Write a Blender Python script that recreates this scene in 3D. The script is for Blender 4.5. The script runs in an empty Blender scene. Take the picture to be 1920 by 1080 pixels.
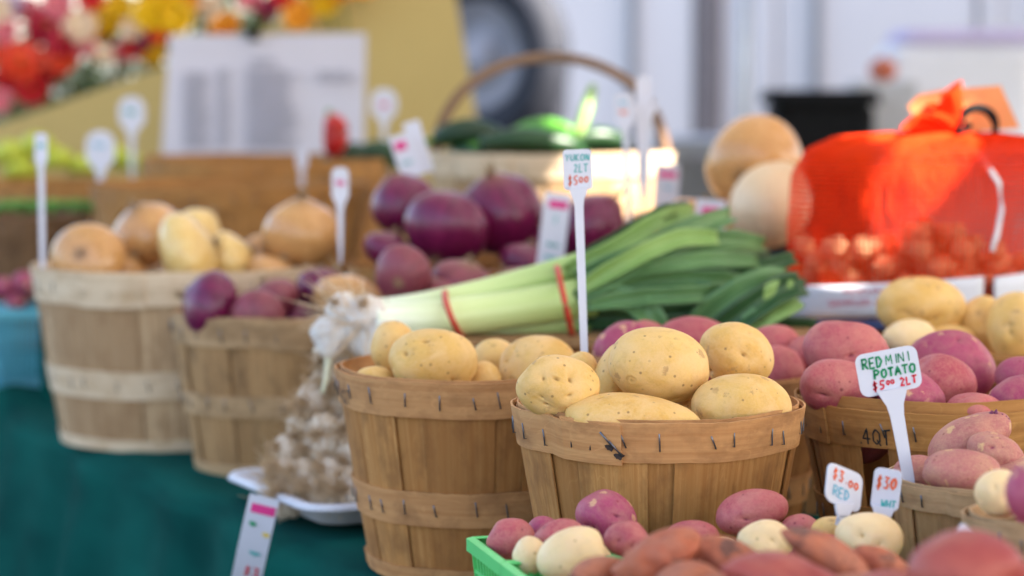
import bpy, math, random
import numpy as np
from mathutils import Vector, Matrix, Euler

random.seed(7)
SC = bpy.context.scene
COL = SC.collection
# ------------------------------------------------------------------ camera
CAM_Z = 0.46            # height above the table top (table top is z = 0, street is z = -0.75)
PITCH = 0.085
FPX = 85 / 36 * 1920
cam_d = bpy.data.cameras.new('camera')
cam_d.lens = 85
cam_d.sensor_width = 36
cam_d.clip_start = 0.05
cam_d.clip_end = 500
cam_d.dof.use_dof = True
cam_d.dof.focus_distance = 1.99
cam_d.dof.aperture_fstop = 3.6
cam_d.dof.aperture_blades = 0
cam = bpy.data.objects.new('camera', cam_d)
COL.objects.link(cam)
cam.location = (0, 0, CAM_Z)
cam.rotation_euler = (math.pi / 2 - PITCH, 0, 0)
SC.camera = cam
# ------------------------------------------------------------------ light
SUN_DIR = Vector((0.66, -0.36, 0.66)).normalized()      # towards the sun
w = bpy.data.worlds.new('World')
SC.world = w
w.use_nodes = True
nt = w.node_tree
bg = nt.nodes['Background']
sky = nt.nodes.new('ShaderNodeTexSky')
sky.sky_type = 'NISHITA'
sky.sun_disc = False
sky.sun_elevation = math.asin(SUN_DIR.z)
sky.sun_rotation = math.atan2(SUN_DIR.x, SUN_DIR.y)
sky.air_density = 1.0
sky.dust_density = 2.0
nt.links.new(sky.outputs[0], bg.inputs['Color'])
bg.inputs['Strength'].default_value = 0.11
sd = bpy.data.lights.new('sun', 'SUN')
sd.energy = 5.0
sd.angle = math.radians(0.6)
sd.color = (1.0, 0.93, 0.82)
sun = bpy.data.objects.new('sun', sd)
COL.objects.link(sun)
sun.rotation_euler = SUN_DIR.to_track_quat('Z', 'Y').to_euler()
sun.location = SUN_DIR * 20
SC.view_settings.view_transform = 'Standard'
SC.view_settings.look = 'None'
SC.view_settings.exposure = 2.55
SC.view_settings.gamma = 1.0
SC.cycles.max_bounces = 8
SC.cycles.transparent_max_bounces = 12
SC.cycles.sample_clamp_indirect = 6
SC.cycles.use_denoising = True


def PT(px, py, d):
    """the place at distance d down the street that the photo shows at px, py"""
    a = PITCH + math.atan((py - 540) / FPX)
    z = CAM_Z - d * math.tan(a)
    dep = d * math.cos(PITCH) + (CAM_Z - z) * math.sin(PITCH)
    return Vector(((px - 960) / FPX * dep, d, z))


def SZ(n, d):
    return n / FPX * d


# ------------------------------------------------------------------ objects
def tag(o, label, cat, group=None):
    o['label'] = label
    o['category'] = cat
    if group:
        o['group'] = group
    return o


def empty(name, loc, label, cat, group=None, rz=0.0):
    o = bpy.data.objects.new(name, None)
    COL.objects.link(o)
    o.location = loc
    o.rotation_euler = (0, 0, rz)
    return tag(o, label, cat, group)


def link(name, me, parent=None, loc=(0, 0, 0), rot=(0, 0, 0), kind=None):
    o = bpy.data.objects.new(name, me)
    COL.objects.link(o)
    o.location = loc
    o.rotation_euler = rot
    if parent:
        o.parent = parent
    if kind:
        o['kind'] = kind
    return o


def mesh_np(name, V, F, mat, uv=None, smooth=True, attr=None):
    V = np.asarray(V, dtype=np.float32)
    F = np.asarray(F, dtype=np.int32)
    me = bpy.data.meshes.new(name)
    me.vertices.add(len(V))
    me.vertices.foreach_set('co', V.ravel())
    n, k = F.shape
    me.loops.add(n * k)
    me.loops.foreach_set('vertex_index', F.ravel())
    me.polygons.add(n)
    me.polygons.foreach_set('loop_start', np.arange(0, n * k, k, dtype=np.int32))
    me.polygons.foreach_set('loop_total', np.full(n, k, dtype=np.int32))
    me.polygons.foreach_set('use_smooth', np.full(n, smooth, dtype=bool))
    if uv is not None:
        l = me.uv_layers.new(name='UVMap')
        l.data.foreach_set('uv', np.asarray(uv, dtype=np.float32)[F.ravel()].ravel())
    if attr is not None:
        for an, av in attr.items():
            a = me.attributes.new(an, 'FLOAT', 'POINT')
            a.data.foreach_set('value', np.asarray(av, dtype=np.float32))
    me.update(calc_edges=True)
    me.validate()
    me.materials.append(mat)
    return me


class MB:
    """collects shapes into one mesh"""
    def __init__(s):
        s.v, s.f, s.uv = [], [], []

    def add(s, vs, fs, uvs=None):
        b = len(s.v)
        s.v += [tuple(v) for v in vs]
        s.f += [tuple(i + b for i in f) for f in fs]
        s.uv += list(uvs) if uvs is not None else [(v[0] + v[1], v[2]) for v in vs]

    def box(s, c, d, rot=None):
        c = Vector(c)
        h = Vector(d) / 2
        vs = []
        for x in (-1, 1):
            for y in (-1, 1):
                for z in (-1, 1):
                    p = Vector((x * h.x, y * h.y, z * h.z))
                    if rot is not None:
                        p = rot @ p
                    vs.append(c + p)
        s.add(vs, [(0, 1, 3, 2), (4, 6, 7, 5), (0, 4, 5, 1), (2, 3, 7, 6), (0, 2, 6, 4), (1, 5, 7, 3)])

    def grid(s, P, closed_u=False, thick=None, uv=None):
        """P[i][j] points; optional thickness makes a closed slab"""
        ni, nj = len(P), len(P[0])
        P = [[Vector(q) for q in r] for r in P]

        def idx(i, j):
            return (i % ni) * nj + j
        vs = [q for r in P for q in r]
        uvs = [uv[i][j] for i in range(ni) for j in range(nj)] if uv else None
        fs = []
        mi = ni if closed_u else ni - 1
        for i in range(mi):
            for j in range(nj - 1):
                fs.append((idx(i, j), idx(i + 1, j), idx(i + 1, j + 1), idx(i, j + 1)))
        if thick is None:
            s.add(vs, fs, uvs)
            return
        back = []
        for i in range(ni):
            for j in range(nj):
                i0, i1 = (i - 1, i + 1) if closed_u else (max(i - 1, 0), min(i + 1, ni - 1))
                j0, j1 = max(j - 1, 0), min(j + 1, nj - 1)
                a = P[i1 % ni][j] - P[i0 % ni][j]
                b = P[i][j1] - P[i][j0]
                nrm = a.cross(b)
                nrm = nrm.normalized() if nrm.length > 1e-12 else Vector((0, 0, 1))
                back.append(P[i][j] - nrm * thick)
        n = len(vs)
        fs2 = list(fs) + [tuple(reversed([q + n for q in f])) for f in fs]
        for i in range(mi):
            fs2.append((idx(i, 0), idx(i, 0) + n, idx(i + 1, 0) + n, idx(i + 1, 0)))
            fs2.append((idx(i + 1, nj - 1), idx(i + 1, nj - 1) + n, idx(i, nj - 1) + n, idx(i, nj - 1)))
        if not closed_u:
            for j in range(nj - 1):
                fs2.append((idx(0, j + 1), idx(0, j + 1) + n, idx(0, j) + n, idx(0, j)))
                fs2.append((idx(ni - 1, j), idx(ni - 1, j) + n, idx(ni - 1, j + 1) + n, idx(ni - 1, j + 1)))
        s.add(vs + back, fs2, (uvs + uvs) if uvs else None)

    def tube(s, pts, rad, n=8, cap=True, flat=1.0, uvlen=True):
        pts = [Vector(p) for p in pts]
        if not hasattr(rad, '__len__'):
            rad = [rad] * len(pts)
        rings, uvs = [], []
        up = Vector((0, 0, 1))
        L = 0
        for i, p in enumerate(pts):
            t = (pts[min(i + 1, len(pts) - 1)] - pts[max(i - 1, 0)]).normalized()
            if abs(t.dot(up)) > 0.95:
                up = Vector((0, 1, 0)) if abs(t.y) < 0.9 else Vector((1, 0, 0))
            x = t.cross(up).normalized()
            y = x.cross(t).normalized()
            if i:
                L += (p - pts[i - 1]).length
            rings.append([p + (x * math.cos(a) + y * math.sin(a) * flat) * rad[i] for a in [2 * math.pi * k / n for k in range(n)]])
            uvs.append([(k / n, L) for k in range(n)])
        vs = [q for r in rings for q in r]
        uv = [q for r in uvs for q in r]
        fs = []
        for i in range(len(rings) - 1):
            for k in range(n):
                fs.append((i * n + k, i * n + (k + 1) % n, (i + 1) * n + (k + 1) % n, (i + 1) * n + k))
        if cap:
            fs.append(tuple(reversed(range(n))))
            fs.append(tuple((len(rings) - 1) * n + k for k in range(n)))
        s.add(vs, fs, uv)

    def build(s, name, mat, parent=None, smooth=False, loc=(0, 0, 0), rot=(0, 0, 0), kind=None):
        return link(name, s.mesh(name, mat, smooth), parent, loc, rot, kind)

    def mesh(s, name, mat, smooth=False):
        me = bpy.data.meshes.new(name)
        me.from_pydata(s.v, [], s.f)
        l = me.uv_layers.new(name='UVMap')
        li = np.zeros(len(me.loops), dtype=np.int32)
        me.loops.foreach_get('vertex_index', li)
        l.data.foreach_set('uv', np.asarray(s.uv, dtype=np.float32)[li].ravel())
        me.polygons.foreach_set('use_smooth', np.full(len(me.polygons), smooth, dtype=bool))
        me.materials.append(mat)
        me.update()
        return me


# ------------------------------------------------------------------ materials
class Mat:
    def __init__(s, name, rough=0.6, spec=0.5):
        s.m = bpy.data.materials.new(name)
        s.m.use_nodes = True
        s.nt = s.m.node_tree
        s.b = s.nt.nodes['Principled BSDF']
        s.b.inputs['Roughness'].default_value = rough
        s.b.inputs['Specular IOR Level'].default_value = spec
        s._c = None

    def n(s, t, **k):
        q = s.nt.nodes.new('ShaderNode' + t)
        for a, b in k.items():
            setattr(q, a, b)
        return q

    def l(s, a, b):
        s.nt.links.new(a, b)

    def coord(s, what='Object', scale=(1, 1, 1), rand=True):
        tc = s.n('TexCoord')
        mp = s.n('Mapping')
        mp.inputs['Scale'].default_value = scale
        s.l(tc.outputs[what], mp.inputs[0])
        if rand:
            oi = s.n('ObjectInfo')
            mu = s.n('Math', operation='MULTIPLY')
            mu.inputs[1].default_value = 97.0
            s.l(oi.outputs['Random'], mu.inputs[0])
            s.l(mu.outputs[0], mp.inputs['Location'])
        return mp.outputs[0]

    def noise(s, v, scale, detail=3, rough=0.5, dist=0.0):
        q = s.n('TexNoise')
        q.inputs['Scale'].default_value = scale
        q.inputs['Detail'].default_value = detail
        q.inputs['Roughness'].default_value = rough
        q.inputs['Distortion'].default_value = dist
        s.l(v, q.inputs['Vector'])
        return q.outputs['Fac']

    def voro(s, v, scale, rnd=1.0):
        q = s.n('TexVoronoi')
        q.inputs['Scale'].default_value = scale
        q.inputs['Randomness'].default_value = rnd
        s.l(v, q.inputs['Vector'])
        return q.outputs['Distance'], q.outputs['Color']

    def ramp(s, f, lo, hi, a=0.0, b=1.0):
        q = s.n('MapRange')
        q.inputs['From Min'].default_value = lo
        q.inputs['From Max'].default_value = hi
        q.inputs['To Min'].default_value = a
        q.inputs['To Max'].default_value = b
        s.l(f, q.inputs['Value'])
        return q.outputs[0]

    def math(s, op, a, b):
        q = s.n('Math', operation=op)
        for i, x in enumerate((a, b)):
            if isinstance(x, (int, float)):
                q.inputs[i].default_value = x
            else:
                s.l(x, q.inputs[i])
        return q.outputs[0]

    def mix(s, f, a, b, mode='MIX'):
        q = s.n('Mix', data_type='RGBA', blend_type=mode)
        for i, x in ((0, f), (6, a), (7, b)):
            if isinstance(x, (int, float)):
                q.inputs[i].default_value = x
            elif isinstance(x, tuple):
                q.inputs[i].default_value = (*x, 1)
            else:
                s.l(x, q.inputs[i])
        return q.outputs[2]

    def attr(s, name):
        q = s.n('Attribute', attribute_name=name)
        return q.outputs['Fac']

    def rand(s):
        return s.n('ObjectInfo').outputs['Random']

    def out(s, c, bump=None, bs=0.2, bd=0.001):
        if isinstance(c, tuple):
            s.b.inputs['Base Color'].default_value = (*c, 1)
        else:
            s.l(c, s.b.inputs['Base Color'])
        if bump is not None:
            q = s.n('Bump')
            q.inputs['Strength'].default_value = bs
            q.inputs['Distance'].default_value = bd
            s.l(bump, q.inputs['Height'])
            s.l(q.outputs[0], s.b.inputs['Normal'])
        return s.m


def plain(name, c, rough=0.5, spec=0.5, metal=0.0, var=0.12, scale=30):
    s = Mat(name, rough, spec)
    s.b.inputs['Metallic'].default_value = metal
    v = s.coord()
    f = s.noise(v, scale, 4)
    return s.out(s.mix(s.ramp(f, 0.3, 0.7), tuple(x * (1 - var) for x in c), tuple(min(1, x * (1 + var)) for x in c)), f, 0.15, 0.0008)


def potato_mat(name, c1, c2, buff, buff_amt, speck, speck_amt, eyec, net=0.0, rough=0.52, blot=None, sss=0.0, bscale=62, bsize=0.17):
    s = Mat(name, rough, 0.22)
    v = s.coord()
    n1 = s.noise(v, 14, 3, 0.55)
    n2 = s.noise(v, 46, 5, 0.65, 0.4)
    n3 = s.noise(v, 420, 3, 0.6)
    c = s.mix(s.ramp(n1, 0.35, 0.66), c1, c2)
    c = s.mix(s.ramp(s.noise(v, 75, 6, 0.7, 0.6), 0.5, 0.72, 0, 0.5), c, tuple(x * 0.72 for x in c1))
    c = s.mix(s.ramp(n2, 0.50 - 0.12 * buff_amt, 0.66, 0, min(1, 0.25 + buff_amt * 0.6)), c, buff)
    if blot:
        bd, _c = s.voro(v, bscale)
        b1 = s.math('ADD', bd, s.ramp(s.noise(v, 120, 4, 0.7), 0.3, 0.7, -0.20, 0.20))
        b2 = s.noise(v, bscale * 0.35, 2, 0.5)
        c = s.mix(s.math('MULTIPLY', s.ramp(b1, bsize, bsize + 0.10, 0.85, 0), s.ramp(b2, 0.42, 0.50)), c, blot)
    # net-like russeting
    c = s.mix(s.ramp(n3, 0.42, 0.7, 0, net), c, buff)
    c = s.mix(s.ramp(s.noise(v, 900, 2, 0.6), 0.5, 0.75, 0, net * 0.7), c, tuple(x * 0.62 for x in c1))
    # lenticels
    d, vc = s.voro(v, 130)
    sel = s.n('SeparateColor')
    s.l(vc, sel.inputs[0])
    dots = s.math('MULTIPLY', s.ramp(d, 0.10, 0.20, 1, 0), s.ramp(sel.outputs[0], 1 - speck_amt, 1 - speck_amt + 0.04))
    c = s.mix(s.math('MULTIPLY', dots, 0.8), c, speck)
    d2, vc2 = s.voro(v, 48)
    sel2 = s.n('SeparateColor')
    s.l(vc2, sel2.inputs[0])
    dots2 = s.math('MULTIPLY', s.ramp(d2, 0.05, 0.11, 1, 0), s.ramp(sel2.outputs[1], 0.82, 0.84))
    c = s.mix(s.math('MULTIPLY', dots2, 0.85), c, tuple(x * 0.75 for x in speck))
    e = s.math('ADD', s.attr('eye'), s.ramp(n3, 0.3, 0.7, -0.12, 0.12))
    c = s.mix(s.ramp(e, 0.22, 0.95, 0, 0.9), c, eyec)
    h = s.math('ADD', s.math('MULTIPLY', n3, 0.5), s.math('MULTIPLY', n2, 1.0))
    h = s.math('SUBTRACT', h, s.math('MULTIPLY', dots2, 0.6))
    if sss:
        s.b.inputs['Subsurface Weight'].default_value = sss
        s.b.inputs['Subsurface Radius'].default_value = (1.0, 0.5, 0.2)
        s.b.inputs['Subsurface Scale'].default_value = 0.006
    return s.out(c, h, 0.35, 0.0012)


def onion_mat(name, c1, c2, c3, neck, rough=0.32):
    s = Mat(name, rough, 0.5)
    tc = s.n('TexCoord')
    mp = s.n('Mapping')
    mp.inputs['Scale'].default_value = (34, 1.3, 1)
    s.l(tc.outputs['UV'], mp.inputs[0])
    mu = s.math('MULTIPLY', s.rand(), 53.0)
    s.l(mu, mp.inputs['Location'])
    f = s.noise(mp.outputs[0], 1.0, 4, 0.6, 0.3)
    v = s.coord()
    g = s.noise(v, 22, 3, 0.6, 0.5)
    c = s.mix(s.ramp(f, 0.22, 0.78), c1, c2)
    c = s.mix(s.ramp(g, 0.45, 0.70, 0, 0.7), c, c3)
    c = s.mix(s.ramp(s.attr('pole'), 0.35, 1.0, 0, 0.9), c, neck)
    pz = s.noise(v, 7, 4, 0.6, 1.0)
    c = s.mix(s.ramp(pz, 0.60, 0.64, 0, 0.6), c, c3)
    pq = s.noise(v, 11, 4, 0.65, 1.6)
    c = s.mix(s.ramp(pq, 0.57, 0.60, 0, 0.4), c, tuple(min(0.85, x * 1.35 + 0.02) for x in c2))
    return s.out(c, f, 0.10, 0.0008)


def wood_mat(name, c1, c2, stain, rough=0.72, varr=0.35):
    s = Mat(name, rough, 0.25)
    tc = s.n('TexCoord')
    mp = s.n('Mapping')
    mp.inputs['Scale'].default_value = (240, 6, 1)
    s.l(tc.outputs['UV'], mp.inputs[0])
    mu = s.math('MULTIPLY', s.rand(), 61.0)
    s.l(mu, mp.inputs['Location'])
    f = s.noise(mp.outputs[0], 1.0, 5, 0.65, 0.15)
    mp2 = s.n('Mapping')
    mp2.inputs['Scale'].default_value = (26, 7, 1)
    s.l(tc.outputs['UV'], mp2.inputs[0])
    s.l(mu, mp2.inputs['Location'])
    g = s.noise(mp2.outputs[0], 1.0, 3, 0.5, 0.9)
    # cathedral grain: contour lines of a slow noise
    ring = s.n('Math', operation='PINGPONG')
    s.l(s.math('MULTIPLY', g, 9.0), ring.inputs[0])
    ring.inputs[1].default_value = 0.5
    c = s.mix(s.ramp(f, 0.32, 0.68), c1, c2)
    c = s.mix(s.ramp(ring.outputs[0], 0.0, 0.06, 0.4, 0), c, tuple(min(1, x * 1.15) for x in c2))
    mp3 = s.n('Mapping')
    mp3.inputs['Scale'].default_value = (40, 22, 1)
    s.l(tc.outputs['UV'], mp3.inputs[0])
    s.l(s.math('MULTIPLY', s.rand(), 131.0), mp3.inputs['Location'])
    h = s.noise(mp3.outputs[0], 1.0, 5, 0.6)
    c = s.mix(s.ramp(h, 0.47, 0.72, 0, 0.85), c, stain)
    c = s.mix(s.ramp(s.rand(), 0, 1, 0, varr), c, (c1[0] * 0.62, c1[1] * 0.55, c1[2] * 0.50))
    return s.out(c, s.math('ADD', f, s.math('MULTIPLY', ring.outputs[0], 0.2)), 0.3, 0.0004)


M = {}
M['yellow'] = potato_mat('yellow_potato_skin', (0.66, 0.360, 0.085), (0.76, 0.480, 0.160), (0.76, 0.49, 0.22), 0.8,
                         (0.28, 0.15, 0.06), 0.42, (0.34, 0.17, 0.045), net=0.22, sss=0.12, blot=(0.46, 0.26, 0.10), bscale=50, bsize=0.10)
M['red'] = potato_mat('red_potato_skin', (0.38, 0.060, 0.085), (0.52, 0.125, 0.13), (0.54, 0.21, 0.16), 0.6,
                      (0.22, 0.04, 0.05), 0.35, (0.20, 0.015, 0.045), net=0.45)
M['magenta'] = potato_mat('magenta_potato_skin', (0.30, 0.030, 0.095), (0.42, 0.075, 0.14), (0.44, 0.18, 0.15), 0.4,
                          (0.25, 0.02, 0.05), 0.3, (0.17, 0.01, 0.06), net=0.30, blot=(0.66, 0.38, 0.20))
M['pinkspud'] = potato_mat('pink_potato_skin', (0.40, 0.12, 0.12), (0.50, 0.19, 0.16), (0.54, 0.28, 0.18), 0.6,
                           (0.24, 0.07, 0.06), 0.5, (0.22, 0.02, 0.08), net=0.55, blot=(0.68, 0.44, 0.20), rough=0.62)
M['white'] = potato_mat('white_potato_skin', (0.80, 0.54, 0.26), (0.85, 0.63, 0.36), (0.82, 0.57, 0.36), 0.3,
                        (0.50, 0.32, 0.14), 0.15, (0.60, 0.36, 0.12), net=0.06, rough=0.42, sss=0.2)
M['sweet'] = potato_mat('sweet_potato_skin', (0.42, 0.095, 0.045), (0.52, 0.17, 0.075), (0.36, 0.15, 0.10), 0.8,
                        (0.12, 0.05, 0.03), 0.6, (0.07, 0.045, 0.035), net=0.5, rough=0.65, blot=(0.085, 0.050, 0.042), bscale=26, bsize=0.24)
M['bigred'] = potato_mat('smooth_red_potato_skin', (0.28, 0.035, 0.045), (0.40, 0.085, 0.065), (0.42, 0.12, 0.08), 0.3,
                         (0.22, 0.04, 0.04), 0.2, (0.2, 0.02, 0.05), net=0.2, rough=0.45)
M['yonion'] = onion_mat('yellow_onion_skin', (0.56, 0.27, 0.085), (0.64, 0.34, 0.125), (0.42, 0.15, 0.045), (0.22, 0.12, 0.06), 0.20)
M['paleonion'] = onion_mat('pale_onion_skin', (0.74, 0.46, 0.12), (0.80, 0.58, 0.25), (0.58, 0.27, 0.08), (0.60, 0.42, 0.22), 0.22)
M['ronion'] = onion_mat('red_onion_skin', (0.050, 0.002, 0.022), (0.22, 0.008, 0.070), (0.09, 0.004, 0.030), (0.20, 0.08, 0.05), 0.30)
M['ronion2'] = onion_mat('dry_red_onion_skin', (0.13, 0.010, 0.035), (0.30, 0.045, 0.075), (0.20, 0.09, 0.055), (0.32, 0.19, 0.10), 0.45)
M['pearl'] = onion_mat('pearl_onion_skin', (0.44, 0.22, 0.10), (0.66, 0.42, 0.22), (0.36, 0.13, 0.06), (0.16, 0.08, 0.05), 0.8)
M['garlic'] = onion_mat('garlic_skin', (0.58, 0.44, 0.31), (0.74, 0.62, 0.48), (0.42, 0.27, 0.21), (0.40, 0.26, 0.15), 0.55)
M['garlic2'] = onion_mat('clean_garlic_skin', (0.64, 0.57, 0.48), (0.74, 0.68, 0.60), (0.46, 0.32, 0.33), (0.50, 0.40, 0.28), 0.5)
M['root'] = plain('dry_garlic_roots', (0.64, 0.46, 0.29), 0.85, 0.1, var=0.3, scale=60)
M['onroot'] = plain('dry_onion_roots', (0.34, 0.22, 0.12), 0.85, 0.1, var=0.3, scale=60)
M['gstem'] = plain('garlic_stem', (0.62, 0.58, 0.40), 0.7, 0.2, var=0.15)
M['wood'] = wood_mat('basket_wood', (0.37, 0.150, 0.038), (0.52, 0.255, 0.082), (0.20, 0.085, 0.028), varr=0.6)
M['hoopwood'] = wood_mat('hoop_wood', (0.45, 0.200, 0.072), (0.58, 0.300, 0.120), (0.26, 0.115, 0.045), varr=0.15)
M['palewood'] = wood_mat('pale_basket_wood', (0.46, 0.285, 0.145), (0.64, 0.44, 0.255), (0.28, 0.15, 0.07), varr=0.8)
M['palehoop'] = wood_mat('pale_hoop_wood', (0.62, 0.45, 0.29), (0.74, 0.57, 0.39), (0.48, 0.31, 0.17), varr=0.1)
M['greywood'] = wood_mat('weathered_basket_wood', (0.33, 0.175, 0.070), (0.46, 0.265, 0.115), (0.18, 0.10, 0.045), varr=0.4)
M['greyhoop'] = wood_mat('weathered_hoop_wood', (0.40, 0.235, 0.115), (0.52, 0.33, 0.17), (0.24, 0.14, 0.065), varr=0.1)
M['tanwood'] = wood_mat('tan_basket_wood', (0.38, 0.160, 0.042), (0.53, 0.260, 0.080), (0.22, 0.095, 0.030), varr=0.5)
M['darkwood'] = wood_mat('brown_basket_wood', (0.20, 0.105, 0.05), (0.27, 0.15, 0.075), (0.12, 0.06, 0.03), varr=0.2)
M['handle'] = wood_mat('bent_handle_wood', (0.20, 0.115, 0.070), (0.27, 0.16, 0.10), (0.14, 0.08, 0.05), varr=0.1)
M['staple'] = plain('staple_wire', (0.16, 0.16, 0.18), 0.35, 0.5, metal=0.8)
M['rust'] = plain('staple_rust_stain', (0.05, 0.035, 0.03), 0.8, 0.1)
M['sign'] = plain('white_sign_plastic', (0.62, 0.61, 0.68), 0.35, 0.4, var=0.02)
M['foam'] = plain('white_foam', (0.62, 0.61, 0.66), 0.5, 0.3, var=0.03)
M['ink_green'] = plain('green_marker', (0.0, 0.24, 0.09), 0.6, var=0.25)
M['ink_red'] = plain('red_marker', (0.60, 0.01, 0.03), 0.6, var=0.2)
M['ink_orange'] = plain('orange_marker', (0.75, 0.12, 0.03), 0.6, var=0.2)
M['ink_teal'] = plain('teal_marker', (0.03, 0.36, 0.34), 0.6, var=0.25)
M['ink_blue'] = plain('light_blue_marker', (0.14, 0.44, 0.60), 0.6, var=0.25)
M['ink_black'] = plain('black_marker', (0.02, 0.02, 0.02), 0.6)
M['ink_grey'] = plain('grey_print', (0.30, 0.29, 0.36), 0.6)
M['ink_pink'] = plain('pink_print', (0.70, 0.03, 0.22), 0.6)
M['ink_print'] = plain('red_print', (0.50, 0.02, 0.08), 0.6)
M['ink_yellow'] = plain('yellow_print', (0.80, 0.55, 0.05), 0.6)
M['green_plastic'] = plain('green_plastic', (0.10, 0.58, 0.15), 0.35, 0.5, var=0.05)
M['blue_plastic'] = plain('turquoise_plastic', (0.12, 0.42, 0.52), 0.45, 0.4, var=0.06)
M['band'] = plain('red_rubber', (0.55, 0.035, 0.02), 0.5, 0.4)
M['yarn'] = plain('white_cord', (0.8, 0.8, 0.82), 0.7)
M['black'] = plain('black_plastic', (0.006, 0.006, 0.007), 0.8, 0.15)
M['steel'] = plain('steel_tube', (0.4, 0.4, 0.42), 0.4, 0.5, metal=0.8)
M['orangetag'] = plain('orange_card', (0.78, 0.30, 0.10), 0.6, var=0.05)


def cloth_mat():
    s = Mat('teal_tablecloth_fabric', 1.0, 0.06)
    v = s.coord('UV', rand=False)
    f = s.noise(v, 5, 4)
    wv = s.n('TexWave')
    wv.inputs['Scale'].default_value = 260
    s.l(v, wv.inputs['Vector'])
    c = s.mix(s.ramp(f, 0.3, 0.7), (0.001, 0.040, 0.034), (0.004, 0.080, 0.064))
    s.b.inputs['Sheen Weight'].default_value = 0.0
    return s.out(c, wv.outputs['Fac'], 0.15, 0.0004)


def leek_shank_mat():
    s = Mat('leek_shank_skin', 0.35, 0.5)
    v = s.coord('UV', (26, 3, 1), rand=True)
    f = s.noise(v, 1, 3)
    a = s.attr('along')
    c = s.mix(s.ramp(a, 0.10, 0.45), (0.86, 0.86, 0.76), (0.66, 0.74, 0.34))
    c = s.mix(s.ramp(a, 0.5, 1.0), c, (0.26, 0.42, 0.10))
    c = s.mix(s.ramp(f, 0.35, 0.75, 0, 0.35), c, (0.42, 0.55, 0.16))
    return s.out(c, f, 0.25, 0.0008)


def leaf_mat(name, a, b, veins=60):
    s = Mat(name, 0.42, 0.4)
    v = s.coord('UV', (veins, 2, 1))
    f = s.noise(v, 1, 3, 0.6)
    g = s.noise(s.coord(), 12, 3)
    c = s.mix(s.ramp(f, 0.42, 0.60), a, b)
    c = s.mix(s.ramp(g, 0.4, 0.7, 0, 0.5), c, tuple(x * 0.6 for x in a))
    s.b.inputs['Transmission Weight'].default_value = 0.0
    return s.out(c, f, 0.3, 0.0006)


M['cloth'] = cloth_mat()
M['shank'] = leek_shank_mat()
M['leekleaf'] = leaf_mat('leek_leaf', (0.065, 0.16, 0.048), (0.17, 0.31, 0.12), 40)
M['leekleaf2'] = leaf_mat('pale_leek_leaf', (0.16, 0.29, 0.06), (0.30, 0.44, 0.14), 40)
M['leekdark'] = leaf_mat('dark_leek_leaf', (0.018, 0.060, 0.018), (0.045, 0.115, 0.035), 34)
M['pod'] = leaf_mat('green_skin', (0.05, 0.20, 0.02), (0.12, 0.34, 0.04), 8)
M['darkgreen'] = leaf_mat('dark_green_skin', (0.008, 0.035, 0.012), (0.02, 0.07, 0.02), 8)
M['darkgreen'].node_tree.nodes['Principled BSDF'].inputs['Roughness'].default_value = 0.38
M['lime'] = leaf_mat('lime_pepper_skin', (0.42, 0.46, 0.03), (0.58, 0.60, 0.06), 5)
M['redpep'] = leaf_mat('red_pepper_skin', (0.42, 0.01, 0.01), (0.50, 0.02, 0.01), 5)


def net_mat():
    s = Mat('orange_net', 0.45, 0.4)
    tc = s.n('TexCoord')
    sep = s.n('SeparateXYZ')
    s.l(tc.outputs['UV'], sep.inputs[0])
    f = s.noise(s.coord(rand=False), 9, 3)
    c = s.mix(s.ramp(f, 0.3, 0.7), (0.78, 0.028, 0.004), (0.88, 0.055, 0.008))
    wr = s.noise(s.coord(rand=False, scale=(1, 1, 0.5)), 28, 4, 0.6, 1.5)
    m = s.out(c, wr, 1.0, 0.012)
    fu = s.math('PINGPONG', s.math('MULTIPLY', sep.outputs[0], 150.0), 0.5)
    fv = s.math('PINGPONG', s.math('MULTIPLY', sep.outputs[1], 44.0), 0.5)
    a = s.math('MAXIMUM', s.ramp(fu, 0.08, 0.13, 1, 0), s.ramp(fv, 0.10, 0.15, 1, 0))
    # folds gather the net closer: less see-through near the tie
    g = s.ramp(sep.outputs[1], 0.35, 0.85, 0.12, 0.9)
    a = s.math('MAXIMUM', a, g)
    tr = s.n('BsdfTransparent')
    tl = s.n('BsdfTranslucent')
    s.l(c, tl.inputs[0])
    mx0 = s.n('MixShader')
    mx0.inputs[0].default_value = 0.22
    s.l(s.b.outputs[0], mx0.inputs[1])
    s.l(tl.outputs[0], mx0.inputs[2])
    mx = s.n('MixShader')
    s.l(a, mx.inputs[0])
    s.l(tr.outputs[0], mx.inputs[1])
    s.l(mx0.outputs[0], mx.inputs[2])
    s.l(mx.outputs[0], s.nt.nodes['Material Output'].inputs['Surface'])
    return m


M['net'] = net_mat()
M['net'].node_tree.nodes['Principled BSDF'].inputs['Roughness'].default_value = 0.9
M['net'].node_tree.nodes['Principled BSDF'].inputs['Specular IOR Level'].default_value = 0.05


def canopy_mat():
    s = Mat('white_canopy_cloth', 0.8, 0.2)
    f = s.noise(s.coord(rand=False), 4, 3)
    c = s.mix(s.ramp(f, 0.3, 0.7), (0.78, 0.76, 0.73), (0.82, 0.80, 0.77))
    m = s.out(c)
    tl = s.n('BsdfTranslucent')
    s.l(c, tl.inputs[0])
    mx = s.n('MixShader')
    mx.inputs[0].default_value = 0.16
    s.l(s.b.outputs[0], mx.inputs[1])
    s.l(tl.outputs[0], mx.inputs[2])
    s.l(mx.outputs[0], s.nt.nodes['Material Output'].inputs['Surface'])
    return m


M['canopy'] = canopy_mat()

# ------------------------------------------------------------------ setting: street, table, cloth, canopies
U = Vector((-1, 2, 0)).normalized()      # along the stall, away from the camera
Vv = Vector((2, 1, 0)).normalized()      # across the stall, towards the seller
E0 = Vector((-0.305, 2.59, 0))           # a point of the table's front edge
YAW = math.atan2(Vv.y, Vv.x)


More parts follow.
